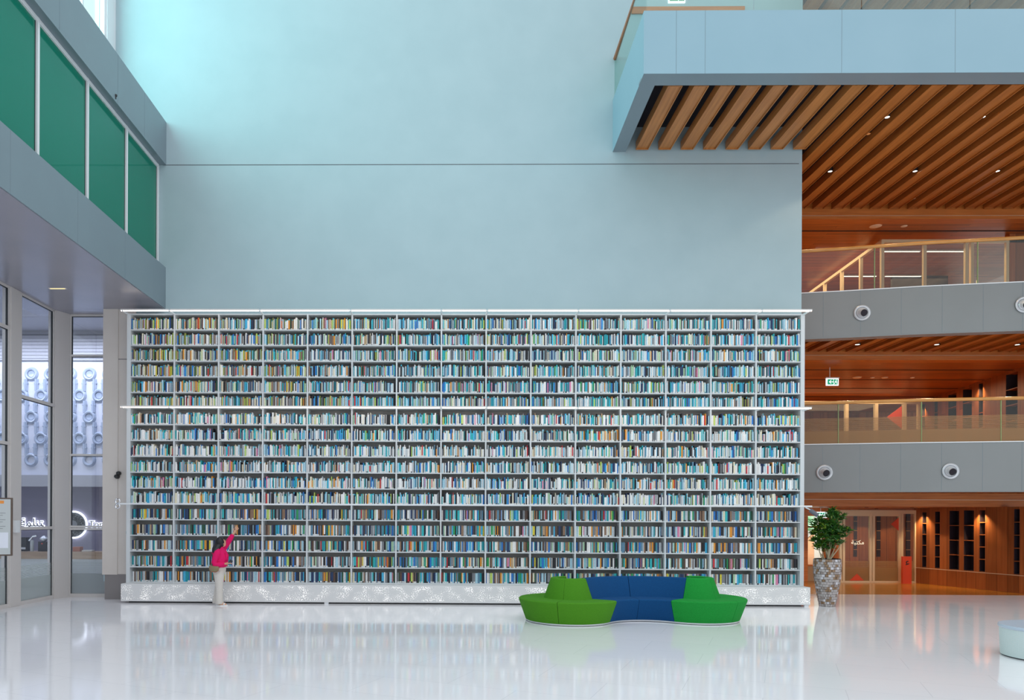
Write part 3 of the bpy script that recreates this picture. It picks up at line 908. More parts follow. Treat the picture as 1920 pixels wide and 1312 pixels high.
chosen = set([i for i in order if not hidden_by_sofa(low[i][0], low[i][1])][:300])
ordw = ['first', 'second', 'third', 'fourth', 'fifth', 'sixth', 'seventh', 'eighth', 'ninth', 'tenth', 'eleventh', 'twelfth', 'thirteenth', 'fourteenth', 'fifteenth',
        'sixteenth', 'seventeenth', 'eighteenth', 'nineteenth', 'twentieth', 'twenty-first', 'twenty-second', 'twenty-third', 'twenty-fourth', 'twenty-fifth', 'twenty-sixth',
        'twenty-seventh', 'twenty-eighth', 'twenty-ninth', 'thirtieth', 'thirty-first', 'thirty-second', 'thirty-third', 'thirty-fourth', 'thirty-fifth', 'thirty-sixth',
        'thirty-seventh', 'thirty-eighth', 'thirty-ninth', 'fortieth', 'forty-first', 'forty-second', 'forty-third', 'forty-fourth', 'forty-fifth', 'forty-sixth',
        'forty-seventh', 'forty-eighth', 'forty-ninth', 'fiftieth']
rown = {16: 'bottom row', 15: 'second row up', 14: 'third row up', 13: 'fourth row up', 12: 'fifth row up'}
YL = 0.10            # books of the lower rows stand further back
for i, (r, b, k, (x0, x1, h, cn, rv), zt) in enumerate(low):
    col = PAL[cn]
    lc = (0.80, 0.80, 0.79) if rv < 0.42 else ((0.02, 0.02, 0.025) if rv < 0.55 else None)
    if i not in chosen:
        book_geo(stuff, x0, x1, YL + rng.uniform(0, 0.008), 0.34, zt, h, col, lc)
        continue
    mb = MB()
    book_geo(mb, -(x1 - x0) / 2, (x1 - x0) / 2, 0, 0.23, 0, h, col)
    o = mb.build('book', M['books'], loc=((x0 + x1) / 2, YL, zt), fix=False)
    tag(o, 'wide %s book, %s from left in bay %d, %s' % (cn, ordw[k], b + 1, rown[r]), 'book', 'books in the five lower rows')
    if lc:
        w = (x1 - x0) / 2
        l = MB().box(-w * 0.8, w * 0.8, -0.0015, 0.002, 0.006, 0.036)
        l.build('spine_label', M['tee'] if lc[0] > 0.5 else M['black'], o)
so = stuff.build('books', M['books'], fix=False)
tag(so, 'thousands of closely packed books on the shelves of the wall', 'books', 'books on the shelves', 'stuff')

# ================================================================== UPPER RIGHT BALCONY
bal = empty('upper_balcony', 'boxy pale blue balcony projecting at the upper right', 'balcony')
ZB, ZT, YF = 11.206, 12.50, -2.82
fa = MB().box(4.07, 22, YF, YF + 0.1, ZB, ZT)
fa.prism([(3.97, YF), (4.07, YF), (4.15, YB), (4.05, YB)], ZB, ZT)
fa.build('fascia', M['fascia'], bal)
rm = MB().box(3.975, 22, YF + 0.005, -2.40, ZB - 0.001, ZB + 0.05)
rm.prism([(3.975, YF + 0.01), (4.30, YF + 0.01), (4.37, YB), (4.055, YB)], ZB - 0.002, ZB + 0.05)
rm.build('soffit_rim', M['panel'], bal)
bx(4.16, 22, YF + 0.1, YB, 12.30, 12.45).build('floor_slab', M['panel'], bal)
bx(8.76, 22, YB, 14.45, 12.30, 12.45).build('rear_slab', M['panel'], bal)
for x in (4.63, 5.22, 8.0, 10.3, 13.5): bx(x, x + 0.006, YF - 0.002, YF, ZB, ZT).build('panel_joint', M['joint'], bal)
bs_ = empty('glass_balustrade', 'frameless glass balustrade with brown handrail on the top balcony', 'balustrade')
MB().prism([(4.02, YF + 0.05), (4.04, YF + 0.05), (4.11, YB), (4.09, YB)], ZT, 13.5).build('side_pane', M['clear_green'], bs_)
for k in range(8): bx(4.04 + k * 2.2, 6.22 + k * 2.2, YF + 0.04, YF + 0.06, ZT, 13.5).build('front_pane', M['clear_green'], bs_)
MB().tube([(4.10, YB, 13.53), (4.03, YF + 0.05, 13.53), (22, YF + 0.05, 13.53)], 0.045, 10).build('handrail', M['rail_brown'], bs_)


def baffle(x, y0, y1, z, w=0.31, h=0.20):
    mb = MB()
    x0, x1 = x, x + w
    t, d = 0.018, 0.03
    mb.box(x0, x1, y0, y1, z + d, z + h)
    mb.box(x0, x0 + t, y0, y1, z, z + d); mb.box(x1 - t, x1, y0, y1, z, z + d)
    mb.box(x0 + t, x1 - t, y0, y0 + t, z, z + d); mb.box(x0 + t, x1 - t, y1 - t, y1, z, z + d)
    return mb


def curve_y(x):
    pts = [(6.5, 2.7), (8.74, 2.27), (9.55, 2.11), (10.8, 1.87), (12.36, 1.52), (14.75, 1.14), (17, 0.98), (22, 1.0)]
    for (a, ya), (b, yb) in zip(pts[:-1], pts[1:]):
        if x <= b: return ya + (yb - ya) * (x - a) / (b - a)
    return 1.0


ceil3 = empty('baffle_ceiling', 'slatted wooden baffle ceiling under the top balcony', 'ceiling')
k = 0
while 4.60 + k * 0.553 < 18.5:
    x = 4.60 + k * 0.553
    baffle(x, -2.36, 0.36 if x < 8.50 else 3.92, ZB + 0.005).build('baffle', M['baffle'] if x < 8.5 else M['baffle_far'], ceil3)
    k += 1
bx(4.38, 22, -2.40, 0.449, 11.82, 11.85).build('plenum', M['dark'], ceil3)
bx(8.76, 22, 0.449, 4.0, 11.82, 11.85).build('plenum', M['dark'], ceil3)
struct('ceiling_upper', MB().box(8.76, 22, 3.95, 4.30, 10.93, 11.9), M['wood_band'], 'wooden drop band behind the top baffles', 'ceiling')
cu = struct('ceiling', bx(8.76, 22, 4.30, 14.5, 10.93, 11.1), M['planks'], 'wood plank ceiling over the upper gallery', 'ceiling')
bx(8.8, 22, 4.82, 4.90, 10.925, 10.93).build('shadow_slot', M['dark'], cu)
bx(8.8, 22, 3.935, 3.95, 11.02, 11.03).build('pale_strip', M['thin_line'], cu)  # pale strip drawn in place of an LED line


def downlight(x, y, z, label, group, r=0.055, lamp=True, power=18):
    t = empty('downlight', label, 'light', group, loc=(x, y, z))
    MB().lathe([(r * 1.0, 0.10), (r * 1.15, 0.1), (r * 1.15, 0), (r * 0.95, 0)], 20).build('rim', M['black'], t)
    MB().lathe([(0, 0.012), (r * 0.95, 0.012), (r * 0.95, 0.02), (0, 0.02)], 20).build('lens', M['warm_lamp'] if lamp else M['off_disc'], t)
    if lamp:
        d = bpy.data.lights.new('downlight_beam', 'SPOT')
        d.energy, d.spot_size, d.color, d.shadow_soft_size = power, math.radians(120), (1.0, 0.80, 0.56), 0.05
        o = bpy.data.objects.new('downlight_beam', d)
        COL.objects.link(o); o.parent = t; o.location = (0, 0, -0.01)
    return t


GD = 'downlights between the top baffles'
for x, y, lab in ((9.97, -1.03, 'left downlight of the front pair between the top baffles'), (12.13, -1.03, 'right downlight of the front pair between the top baffles'),
                  (10.03, 1.63, 'downlight nearest the wall corner in the rear trio'), (12.25, 1.63, 'middle downlight of the rear trio in top ceiling'),
                  (14.40, 1.63, 'right downlight of the rear trio in top ceiling')):
    downlight(x, y, 11.25, lab, GD, power=70)
for x, y, r, lab in ((12.85, 4.5, 0.17, 'large round speaker grille in the upper plank ceiling'), (13.7, 4.5, 0.09, 'small round disc in the upper plank ceiling')):
    tag(MB().lathe([(0, -0.012), (r * 0.8, -0.012), (r, 0.0), (0, 0)], 28, (x, y, 10.93)).build('ceiling_disc', M['off_disc'], smooth=True), lab, 'ceiling speaker')
for x, y, z, lab in ((6.0, -1.35, 11.3, 'chrome sprinkler head among the baffles of the balcony end'), (9.27, -1.9, 11.25, 'sprinkler head beside the balcony soffit rim'),
                     (9.95, -0.3, 11.25, 'sprinkler head under the top baffles near the corner'), (13.0, -0.3, 11.25, 'sprinkler head under the top baffles by the right edge'),
                     (13.25, 3.3, 11.25, 'sprinkler head at the rear ends of the top baffles')):
    tag(MB().lathe([(0, 0.12), (0.015, 0.12), (0.015, 0.03), (0.05, 0.02), (0.05, 0), (0, 0)], 14, (x, y, z)).build('sprinkler_head', M['chrome'], smooth=True), lab, 'sprinkler', 'sprinkler heads in the top ceiling')

# level above the top balcony
struct('ceiling_top', bx(8.74, 22, -1.8, 14, 16.0, 16.2), M['dark'], 'dark ceiling void above the top gallery', 'ceiling')
c4 = empty('baffle_ceiling', 'slatted wooden ceiling glimpsed above the top balcony glass', 'ceiling')
k = 0
while 8.8 + k * 0.553 < 18.5:
    baffle(8.8 + k * 0.553, -1.6, 3.9, 15.5).build('baffle', M['baffle'], c4); k += 1
tag(bx(4.5, 7.3, YB - 0.03, YB, 14.63, 14.80).build('wooden_strip', M['wood_band']), 'brown wooden strip on the wall behind the top glass', 'panel')


def exit_sign(x, y, z, label, w=0.42, h=0.22):
    t = empty('exit_sign', label, 'sign', loc=(x, y, z))
    bx(0, w, 0, 0.05, 0, h).build('housing', M['sign_white'], t)
    bx(0.03, w * 0.56, -0.004, 0, 0.03, h - 0.03).build('green_field', M['sign_green'], t)
    a = MB()
    cx, cz = 0.14, h / 2
    a.extrude([(cx - 0.07, -0.006, cz), (cx - 0.01, -0.006, cz + 0.055), (cx + 0.01, -0.006, cz + 0.055), (cx - 0.035, -0.006, cz + 0.012), (cx + 0.07, -0.006, cz + 0.012),
               (cx + 0.07, -0.006, cz - 0.012), (cx - 0.035, -0.006, cz - 0.012), (cx + 0.01, -0.006, cz - 0.055), (cx - 0.01, -0.006, cz - 0.055)], (0, 0.002, 0))
    a.build('arrow', M['sign_white'], t)
    bx(w * 0.60, w - 0.03, -0.004, 0, 0.03, h - 0.03).build('door_field', M['sign_green'], t)
    f = MB(); c = w * 0.76
    f.tube([(c + 0.01, -0.006, h - 0.065), (c, -0.006, h / 2), (c - 0.03, -0.006, h / 2 - 0.03), (c - 0.045, -0.006, 0.05)], 0.007, 6)
    f.tube([(c, -0.006, h / 2), (c + 0.03, -0.006, h / 2 - 0.03), (c + 0.03, -0.006, 0.045)], 0.007, 6)
    f.tube([(c - 0.035, -0.006, h / 2 + 0.01), (c, -0.006, h / 2 + 0.025), (c + 0.035, -0.006, h / 2)], 0.006, 6)
    f.ball((c + 0.013, -0.006, h - 0.052), (0.012, 0.003, 0.012), 10, 6)
    f.build('running_figure', M['sign_white'], t)
    return t


exit_sign(5.40, YB - 0.07, 14.88, 'lit green exit sign on the wall above the top balcony')

# ================================================================== GALLERIES ON THE RIGHT
XS = [8.76 + i * 0.5 for i in range(27)]


def gallery(zb, zt, label, name='gallery_balcony'):
    g = empty(name, label, 'balcony')
    for nm, y0, y1, z0, z1, m in (('fascia', 0, 0.12, zb, zt, M['fascia_grey']), ('soffit_rim', 0.004, 0.32, zb - 0.03, zb, M['fascia_grey']), ('top_edge', -0.02, 0.14, zt - 0.02, zt + 0.004, M['white_metal'])):
        mb = MB(); n = len(XS)
        for x in XS:
            y = curve_y(x)
            mb.v += [(x, y + y0, z0), (x, y + y1, z0), (x, y + y1, z1), (x, y + y0, z1)]
        for i in range(n - 1):
            for k in range(4):
                a, b = i * 4 + k, i * 4 + (k + 1) % 4
                mb.face([a, b, b + 4, a + 4])
        mb.face([0, 1, 2, 3]); mb.face([4 * (n - 1) + k for k in (3, 2, 1, 0)])
        mb.build(nm, m, g, smooth=True)
    poly = [(x, curve_y(x) + 0.12) for x in XS] + [(XS[-1], 14.45), (XS[0], 14.45)]
    MB().prism(poly, zt - 0.25, zt - 0.06).build('floor_slab', M['wood_floor'], g)
    for x in (10.05, 10.95, 11.9, 12.85, 13.8, 14.7): bx(x, x + 0.006, curve_y(x) - 0.003, curve_y(x), zb, zt).build('panel_joint', M['joint'], g)
    return g


def balustrade(zt, zr, glassm, label, joints):
    g = empty('glass_balustrade', label, 'balustrade')
    for a, b in zip(joints[:-1], joints[1:]):
        a += 0.012; xs = [a + (b - a) * i / 6 for i in range(7)]
        poly = [(x, curve_y(x) + 0.05) for x in xs] + [(x, curve_y(x) + 0.066) for x in reversed(xs)]
        p = MB().prism(poly, zt, zr - 0.03).build('glass_pane', glassm, g)
        bx(b - 0.002, b + 0.010, curve_y(b) + 0.04, curve_y(b) + 0.075, zt, zr - 0.03).build('pane_edge', mat('green_glass_edge', (0.30, 0.42, 0.18), 0.2) if 'glass_edge' not in M else M['glass_edge'], p)
    MB().tube([(x, curve_y(x) + 0.05, zr) for x in XS], 0.045, 10).build('handrail', M['rail_wood'], g, smooth=True)
    return g


M['glass_edge'] = mat('green_glass_edge', (0.30, 0.42, 0.18), 0.2)
gallery(6.97, 8.20, 'upper grey curved gallery front with air nozzles')
gallery(2.84, 4.11, 'lower grey curved gallery front with air nozzles', 'gallery_balcony')
balustrade(8.20, 9.34, M['rail_glass'], 'glass balustrade with golden wood handrail on the upper gallery', [8.78, 11.3, 13.7, 16.1, 18.5])
balustrade(4.11, 5.22, M['rail_glass_f'], 'striped glass balustrade with wood handrail on the lower gallery', [8.78, 10.45, 12.40, 14.25, 16.2, 18.2])

JET = 'round air nozzles in the gallery fronts'


def nozzle(x, z, label, pan):
    y = curve_y(x)
    sl_ = (curve_y(x + 0.1) - curve_y(x - 0.1)) / 0.2
    t = empty('air_nozzle', label, 'air nozzle', JET, loc=(x, y - 0.012, z))
    t.rotation_euler = (0, 0, math.atan(sl_))
    MB().lathe([(0.20, 0.0), (0.205, -0.02), (0.185, -0.035), (0.15, -0.02), (0.145, 0.03)], 36, (0, 0, 0), 'Y').build('flange', M['steel'], t, smooth=True)
    MB().lathe([(0.135, 0.02), (0.14, -0.02), (0.12, -0.045), (0.10, -0.03), (0.09, 0.01)], 36, (0, 0, 0), 'Y').build('inner_ring', M['steel'], t, smooth=True)
    ax = Vector((pan, -1, -0.25)).normalized()
    MB().tube([-ax * 0.01, ax * 0.03, ax * 0.09, ax * 0.11], [0.125, 0.125, 0.098, 0.092], 28, caps=False).build('ball', M['steel'], t, smooth=True)
    MB().tube([ax * 0.02, ax * 0.104], 0.080, 24).build('bore', M['dark'], t)


nozzle(10.98, 7.58, 'air nozzle on the upper gallery front near the wall', 0.25)
nozzle(14.72, 7.60, 'air nozzle cut by the right edge, upper gallery front', 0.1)
nozzle(10.09, 3.34, 'air nozzle on the lower gallery front near the bookcase', 0.25)
nozzle(13.05, 3.35, 'air nozzle on the lower gallery front near the right edge', 0.1)

c2 = empty('baffle_ceiling', 'slatted wooden ceiling under the upper gallery', 'ceiling')
c1 = empty('baffle_ceiling', 'slatted wooden ceiling under the lower gallery', 'ceiling')
for cobj, z in ((c2, 6.985), (c1, 2.86)):
    k = 0
    while 8.85 + k * 0.553 < 18.5:
        x = 8.85 + k * 0.553
        baffle(x, curve_y(x) + 0.36, 3.82, z).build('baffle', M['baffle_deep'], cobj); k += 1
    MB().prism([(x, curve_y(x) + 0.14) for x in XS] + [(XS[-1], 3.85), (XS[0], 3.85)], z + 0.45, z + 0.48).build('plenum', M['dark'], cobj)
cb_ = struct('ceiling_band', bx(8.76, 22, 3.85, 4.20, 6.76, 7.85), M['wood_band'], 'wooden drop band below the upper gallery', 'ceiling')
bx(8.8, 22, 3.835, 3.85, 6.89, 6.90).build('pale_strip', M['thin_line'], cb_)  # pale colour stands in for the lit line on the band
cb_ = struct('ceiling_band.001', bx(8.76, 22, 3.85, 4.20, 2.47, 3.7), M['wood_band'], 'wooden drop band below the lower gallery', 'ceiling')
bx(8.8, 22, 3.835, 3.85, 2.665, 2.675).build('pale_strip', M['thin_line'], cb_)  # lit line of the lower band, drawn as a pale strip
cc_ = struct('ceiling.001', bx(8.76, 22, 4.2, 14.5, 6.76, 6.9), M['planks'], 'dark red plank ceiling under the upper gallery', 'ceiling')
for y in (5.3, 6.95, 8.6, 10.4): bx(8.8, 22, y - 0.05, y + 0.05, 6.755, 6.76).build('shadow_slot', M['dark'], cc_)
struct('ceiling.002', bx(8.76, 22, 4.2, 14.5, 2.47, 2.6), M['planks'], 'plank ceiling of the ground floor library entrance', 'ceiling')
# side and rear walls of the galleries
struct('wall_rear', bx(8.8, 22, 14.5, 14.7, 0, 12.29), M['wall_wood2'], 'wood plank wall at the rear of the galleries', 'wall')
struct('wall_side', bx(8.60, 8.74, YB + 0.35, 14.5, 0, 12.3), M['wall_wood'], 'side wall behind the tall end wall', 'wall')

for x, z, lab in ((11.48, 6.995, 'left downlight below the upper gallery'), (13.69, 6.995, 'middle downlight below the upper gallery'), (15.93, 6.995, 'right downlight below the upper gallery')):
    downlight(x, 2.95, z, lab, 'downlights below the upper gallery', 0.07, True, 110)
t = exit_sign(11.6, 4.9, 6.20, 'lit green exit sign hanging below the upper gallery ceiling', 0.37, 0.22)
bx(-0.02, 0.39, -0.01, 0.06, 0.22, 0.25).build('top_rail', M['white_metal'], t)
bx(0.1, 0.12, 0.02, 0.03, 0.25, 0.56).build('hanger', M['white_metal'], t)
for x, r, lab in ((13.4, 0.14, 'large disc beside the exit sign on the plank ceiling'), (13.9, 0.07, 'small disc next to the large ceiling disc'), (14.3, 0.10, 'domed detector on the dark plank ceiling'),
                  (15.2, 0.07, 'small disc rightmost on the dark plank ceiling')):
    tag(MB().lathe([(0, -0.03), (r * 0.8, -0.025), (r, 0.0), (0, 0)], 24, (x, 6.5, 6.755)).build('ceiling_disc', M['off_disc'], smooth=True), lab, 'ceiling fitting')


# glazed rooms
def post(mb, x, y, z0, z1, w=0.09): mb.box(x - w / 2, x + w / 2, y - w / 2, y + w / 2, z0, z1)


rm = empty('glass_room', 'champagne-framed glazed room on the upper gallery', 'glass room')
f = MB()
for x in (13.42, 14.72, 16.0, 16.17, 17.25): post(f, x, 5.15, 8.15, 10.74)
f.box(13.38, 19, 5.10, 5.20, 10.66, 10.76)
f.build('front_frame', M['gold_frame'], rm)
f = MB()
sl = lambda y: 13.42 + (y - 5.15) * 0.065
for y in (6.5, 7.85, 9.2, 10.6): post(f, sl(y), y, 8.15, 10.74)
f.prism([(13.37, 5.15), (13.47, 5.15), (sl(10.6) + 0.05, 10.6), (sl(10.6) - 0.05, 10.6)], 10.66, 10.76)
f.build('side_frame', M['gold_frame'], rm)
for a, b in ((13.47, 14.67), (14.77, 15.95)): bx(a, b, 5.145, 5.155, 8.15, 10.66).build('glass_pane', M['clear'], rm)
dr = bx(16.22, 17.2, 5.145, 5.155, 8.15, 10.6).build('door', M['clear'], rm)
bx(16.30, 16.33, 5.08, 5.13, 8.9, 9.5).build('handle', M['chrome'], dr)
text('door_numeral', '7', M['tee'], dr, (16.58, 5.13, 8.52), 0.42, sx=1.4)
struct('wall_partition', bx(17.3, 21, 5.1, 5.3, 8.15, 10.93), M['wall_wood2'], 'wooden wall right of the glazed upper room', 'wall')
t = tag(bx(16.0, 18, 9.0, 9.1, 8.15, 10.9).build('pierced_screen', M['niche']), 'dark pierced screen inside the glazed upper room', 'screen')
mb = MB()
for i in range(16):
    for j in range(18):
        if 5 < i < 9: continue
        mb.box(16.7 + i * 0.075, 16.74 + i * 0.075, 8.99, 9.0, 8.5 + j * 0.09, 8.55 + j * 0.09)
mb.build('holes', M['rail_wood'], t)
GL = 'linear ceiling lights of the upper gallery'
for x0, y, lab in ((14.1, 6.4, 'front left linear light in the glazed upper room'), (15.6, 6.4, 'front right linear light in the glazed upper room'),
                   (14.1, 8.9, 'rear left linear light in the glazed upper room'), (15.7, 8.9, 'rear right linear light in the glazed upper room')):
    t = tag(bx(x0, x0 + 1.3, y, y + 0.08, 10.86, 10.90).build('linear_light', M['white_metal']), lab, 'light', GL)
    bx(x0 + 0.01, x0 + 1.29, y + 0.01, y + 0.07, 10.852, 10.86).build('diffuser', M['line_lamp'], t)
    bx(x0 + 0.3, x0 + 0.32, y + 0.03, y + 0.05, 10.90, 10.93).build('hanger', M['white_metal'], t)
tag(bx(12.0, 13.0, 6.4, 6.46, 10.91, 10.93).build('linear_light', M['line_lamp']), 'linear light left of the glazed upper room', 'light', GL)
area('upper_room_lamps', (14.0, 8.5, 10.8), (0, 0, 0), 8, 5, 330, (1.0, 0.72, 0.42))
area('lower_room_fill', (13.5, 9.0, 6.6), (0, 0, 0), 7, 4, 260, (1.0, 0.72, 0.45))  # fill light added to brighten the lower gallery, without a fixture


def niche_wall(name, p0, p1, z0, z1, niches, label, sill=None, lit=()):
    """vertical plank wall from p0 to p1 with tall dark niches; niches as (from, to, shelves, z0, z1) in metres along the wall"""
    p0, p1 = Vector(p0), Vector(p1)
    d = p1 - p0; L = d.length; a = math.atan2(d.y, d.x)
    w = empty(name, label, 'wall', kind='structure', loc=(p0.x, p0.y, 0))
    w.rotation_euler = (0, 0, a)
    mb = MB(); x = 0.0
    for (u0, u1, ns, q0, q1) in niches:
        mb.box(x, u0, -0.3, 0, z0, z1)
        mb.box(u0, u1, -0.3, 0, z0, q0); mb.box(u0, u1, -0.3, 0, q1, z1)
        x = u1
    mb.box(x, L, -0.3, 0, z0, z1)
    mb.build('planking', M['wall_wood2'], w)
    for i, (u0, u1, ns, q0, q1) in enumerate(niches):
        n = MB().box(u0, u1, -0.3, -0.28, q0, q1).box(u0, u0 + 0.012, -0.28, -0.004, q0, q1).box(u1 - 0.012, u1, -0.28, -0.004, q0, q1).box(u0, u1, -0.28, -0.004, q0, q0 + 0.012).build('niche', M['niche'], w)  # near-black lining puts the shade of the recess into the colour
        if i in lit: bx(u0 + 0.012, u1 - 0.012, -0.28, -0.27, q1 - (q1 - q0) / (ns + 1) * 1.8, q1).build('lit_back', M['niche_light'], n)  # paler back paints the glow into the lit niches
        for k in range(1, ns + 1):
            zz = q0 + (q1 - q0) * k / (ns + 1)
            bx(u0, u1, -0.28, 0.004, zz - 0.012, zz + 0.012).build('shelf', M['wall_wood2'], n)
        if i in lit:
            d_ = bpy.data.lights.new('niche_spot', 'SPOT')
            d_.energy, d_.spot_size, d_.color, d_.shadow_soft_size = 110, math.radians(100), (1.0, 0.74, 0.40), 0.03
            d_.spot_blend = 1.0
            o = bpy.data.objects.new('niche_spot', d_); COL.objects.link(o); o.parent = w
            o.location = ((u0 + u1) / 2, 0.14, q1 - 0.02); o.rotation_euler = (-0.14, 0, 0)
    if sill: bx(0, L, 0, 0.012, sill, sill + 0.02).build('pale_strip', M['thin_line'], w)
    return w


# ground floor: wall runs from the glazed entrance towards the viewer on the right (thickness to the right)
NG = []
base = Vector((15.42, 6.75)); end = Vector((16.55, 2.0))


def wall_px_niches(items, L):
    return [(L - b, L - a, n, q0, q1) for (a, b, n, q0, q1) in sorted(items, key=lambda t: -t[0])]


# distances measured from the entrance end
its = [(0.33, 0.49, 4, 0.54, 2.33), (0.81, 0.99, 4, 0.54, 2.35), (1.33, 1.67, 3, 0.54, 2.37), (1.83, 2.17, 3, 0.54, 2.38), (2.35, 2.54, 4, 0.54, 2.38), (3.42, 3.59, 4, 0.54, 2.40)]
L = (end - base).length
wr = niche_wall('wall_right', end, base, 0, 2.47, [(L - b, L - a, n, q0, q1) for a, b, n, q0, q1 in reversed(its)], 'reddish plank wall with tall dark shelf niches, ground floor', 0.50, lit=(1, 5))
its2 = [(3.12, 3.75, 3, 4.7, 6.68), (5.08, 5.34, 3, 4.7, 6.68), (5.78, 6.38, 3, 4.7, 6.66), (6.82, 7.40, 3, 4.7, 6.64), (8.20, 8.45, 3, 4.7, 6.62), (9.22, 9.49, 3, 4.7, 6.62)]
wr2 = niche_wall('wall_right.001', (17.05, 2.0), (18.6, 11.6), 4.05, 6.76, its2, 'reddish plank wall with dark niches on the lower gallery', 4.6, lit=(1, 5))

# glazed library entrance
rm = empty('glass_entrance', 'champagne-framed glass library entrance on the ground floor', 'glass entrance')
f = MB()
ZE = 2.30
for x in (12.98, 13.08, 13.96, 14.06, 14.91, 14.99, 15.44): post(f, x, 6.7, 0, ZE, 0.075)
f.box(12.95, 15.48, 6.66, 6.74, ZE - 0.02, ZE + 0.10); f.box(12.95, 15.48, 6.66, 6.74, 0.0, 0.06); f.box(12.95, 14.91, 6.67, 6.73, ZE - 0.10, ZE)
f.build('frame', M['gold_frame'], rm)
for a, b, nm in ((13.12, 13.92, 'sliding_door'), (14.10, 14.87, 'sliding_door'), (15.03, 15.40, 'side_pane')):
    bx(a, b, 6.695, 6.705, 0.06, ZE - 0.1).build(nm, M['room_glass_f'], rm)
text('lettering', '\uFE94\uFE92\uFE98\uFEDC\uFEE3', M['cream_letters'], rm, (13.53, 6.66, 1.27), 0.19, align='CENTER')
MB().extrude([(13.27, 6.66, 0.07), (13.74, 6.66, 0.07), (13.51, 6.66, 0.30)], (0, 0.01, 0)).build('red_arrow', M['red'], rm)
MB().extrude([(14.87, 6.66, 2.16), (14.87, 6.66, 1.72), (14.62, 6.66, 1.94)], (0, 0.01, 0)).build('red_arrow', M['red'], rm)
t = tag(bx(14.80, 15.08, 6.30, 6.40, 0, 0.89).build('red_totem', M['red']), 'red panel with a black Arabic glyph before the entrance', 'sign')
text('glyph', '\u0621', M['black'], t, (14.87, 6.295, 0.63), 0.34)
struct('wall_library', bx(12.0, 21, 9.0, 9.1, 0, 2.47), M['wall_wood2'], 'plank wall seen through the entrance glass', 'wall')
for x, w_, lab in ((14.65, 0.075, 'slim dark shelf niche behind the left glass door'), (15.47, 0.085, 'slim dark shelf niche behind the right glass door'), (16.52, 0.10, 'slim dark shelf niche behind the red panel')):
    t = tag(bx(x, x + w_ * 1.6, 8.98, 9.0, 0.75, 2.4).build('shelf_niche', M['niche']), lab, 'niche', 'shelf niches inside the library')
    for k in range(4): bx(x, x + w_ * 1.6, 8.965, 8.98, 1.0 + k * 0.34, 1.015 + k * 0.34).build('shelf', M['rail_wood'], t)
for i, x in enumerate((13.6, 14.9, 16.2)):
    downlight(x, 8.0, 2.46, ['left', 'middle', 'right'][i] + ' one of the added downlights inside the glass library entrance', 'added downlights inside the library', 0.05, True, 45)  # lamps added to light the library interior
for i, x in enumerate((10.2, 11.6, 13.0, 14.4)):
    downlight(x, 5.2, 2.46, ['first', 'second', 'third', 'fourth'][i] + ' from left of the small added downlights before the glass entrance', 'downlights before the glass entrance', 0.05, True, 55)  # row of lamps added to brighten the wood before the entrance

# doorway to the outside left of the entrance
wd = struct('window_14', bx(12.2, 12.75, 7.38, 7.39, 0.55, 2.2), M['clear'], 'bright window to the garden behind the potted plant', 'window')
f = MB().box(11.8, 12.2, 7.3, 7.45, 0, 2.47).box(12.2, 13.1, 7.3, 7.45, 2.2, 2.47).box(12.2, 12.75, 7.34, 7.42, 1.80, 1.86)
f.box(12.75, 12.80, 7.3, 7.45, 0, 2.2).box(13.05, 13.12, 7.3, 7.45, 0, 2.2).box(12.2, 12.75, 7.34, 7.42, 0.5, 0.55)
f.build('window_frame', M['wood_band'], wd)
bx(12.80, 13.05, 7.36, 7.40, 0, 2.2).build('wood_panel', M['wall_wood2'], wd)
bx(12.2, 12.75, 7.36, 7.40, 0, 0.5).build('lower_panel', mat('tan_panel', (0.42, 0.27, 0.15), 0.6), wd)
MB_t = MB(); rnd = random.Random(8)
for k in range(60):
    MB_t.ball((12.2 + rnd.uniform(-0.8, 0.7), 8.2 + rnd.uniform(-0.2, 0.2), 2.0 + rnd.uniform(-0.25, 0.3)), rnd.uniform(0.06, 0.16), 8, 6)
tag(MB_t.build('garden_tree', M['outdoor_green'], smooth=True), 'sunlit garden tree seen through the window behind the plant', 'tree')
area('garden_fill', (12.6, 7.75, 1.5), (PI / 2, 0, 0), 1.8, 1.8, 24, (1.0, 1.0, 0.95))  # fill light added outside the window to brighten tree and wall
struct('trim_6', bx(11.4, 13.6, 8.7, 8.8, 0, 2.47), mat('bright_outdoor', (0.9, 0.9, 0.85), 0.8), 'sunlit pale garden wall outside', 'trim')
t = tag(MB().extrude([(12.1, 8.3, 0.0), (12.9, 8.3, 0.0), (12.9, 8.3, 1.6), (12.1, 8.3, 0.9)], (0, 0.1, 0)).build('brick_gable', M['outdoor_brick']), 'sloping brick gable outside the small window', 'building')
t = exit_sign(12.28, 6.9, 2.14, 'lit green exit sign half hidden by the potted plant', 0.36, 0.2)
bx(0.15, 0.17, 0.02, 0.03, 0.2, 0.33).build('hanger', M['white_metal'], t)

# level B glazed room
rm = empty('glass_room', 'champagne-framed glazed room at the rear of the lower gallery', 'glass room')
f = MB()
for x in (14.9, 16.0, 17.05, 17.6): post(f, x, 10.0, 4.05, 6.5, 0.12)
f.box(12, 17.65, 9.95, 10.05, 6.42, 6.52)
f.build('frame', M['gold_frame'], rm)
for a, b in ((12.0, 14.84), (14.96, 15.94), (16.06, 16.99)): bx(a, b, 9.995, 10.005, 4.05, 6.42).build('glass_pane', M['clear'], rm)
MB().extrude([(16.95, 9.97, 6.35), (16.95, 9.97, 5.5), (16.4, 9.97, 5.93)], (0, 0.01, 0)).build('red_arrow', M['red'], rm)
tag(bx(10.5, 12.3, 9.9, 10.05, 6.35, 6.55).build('wood_header', M['rail_wood']), 'golden header at the rear of the lower gallery', 'header')

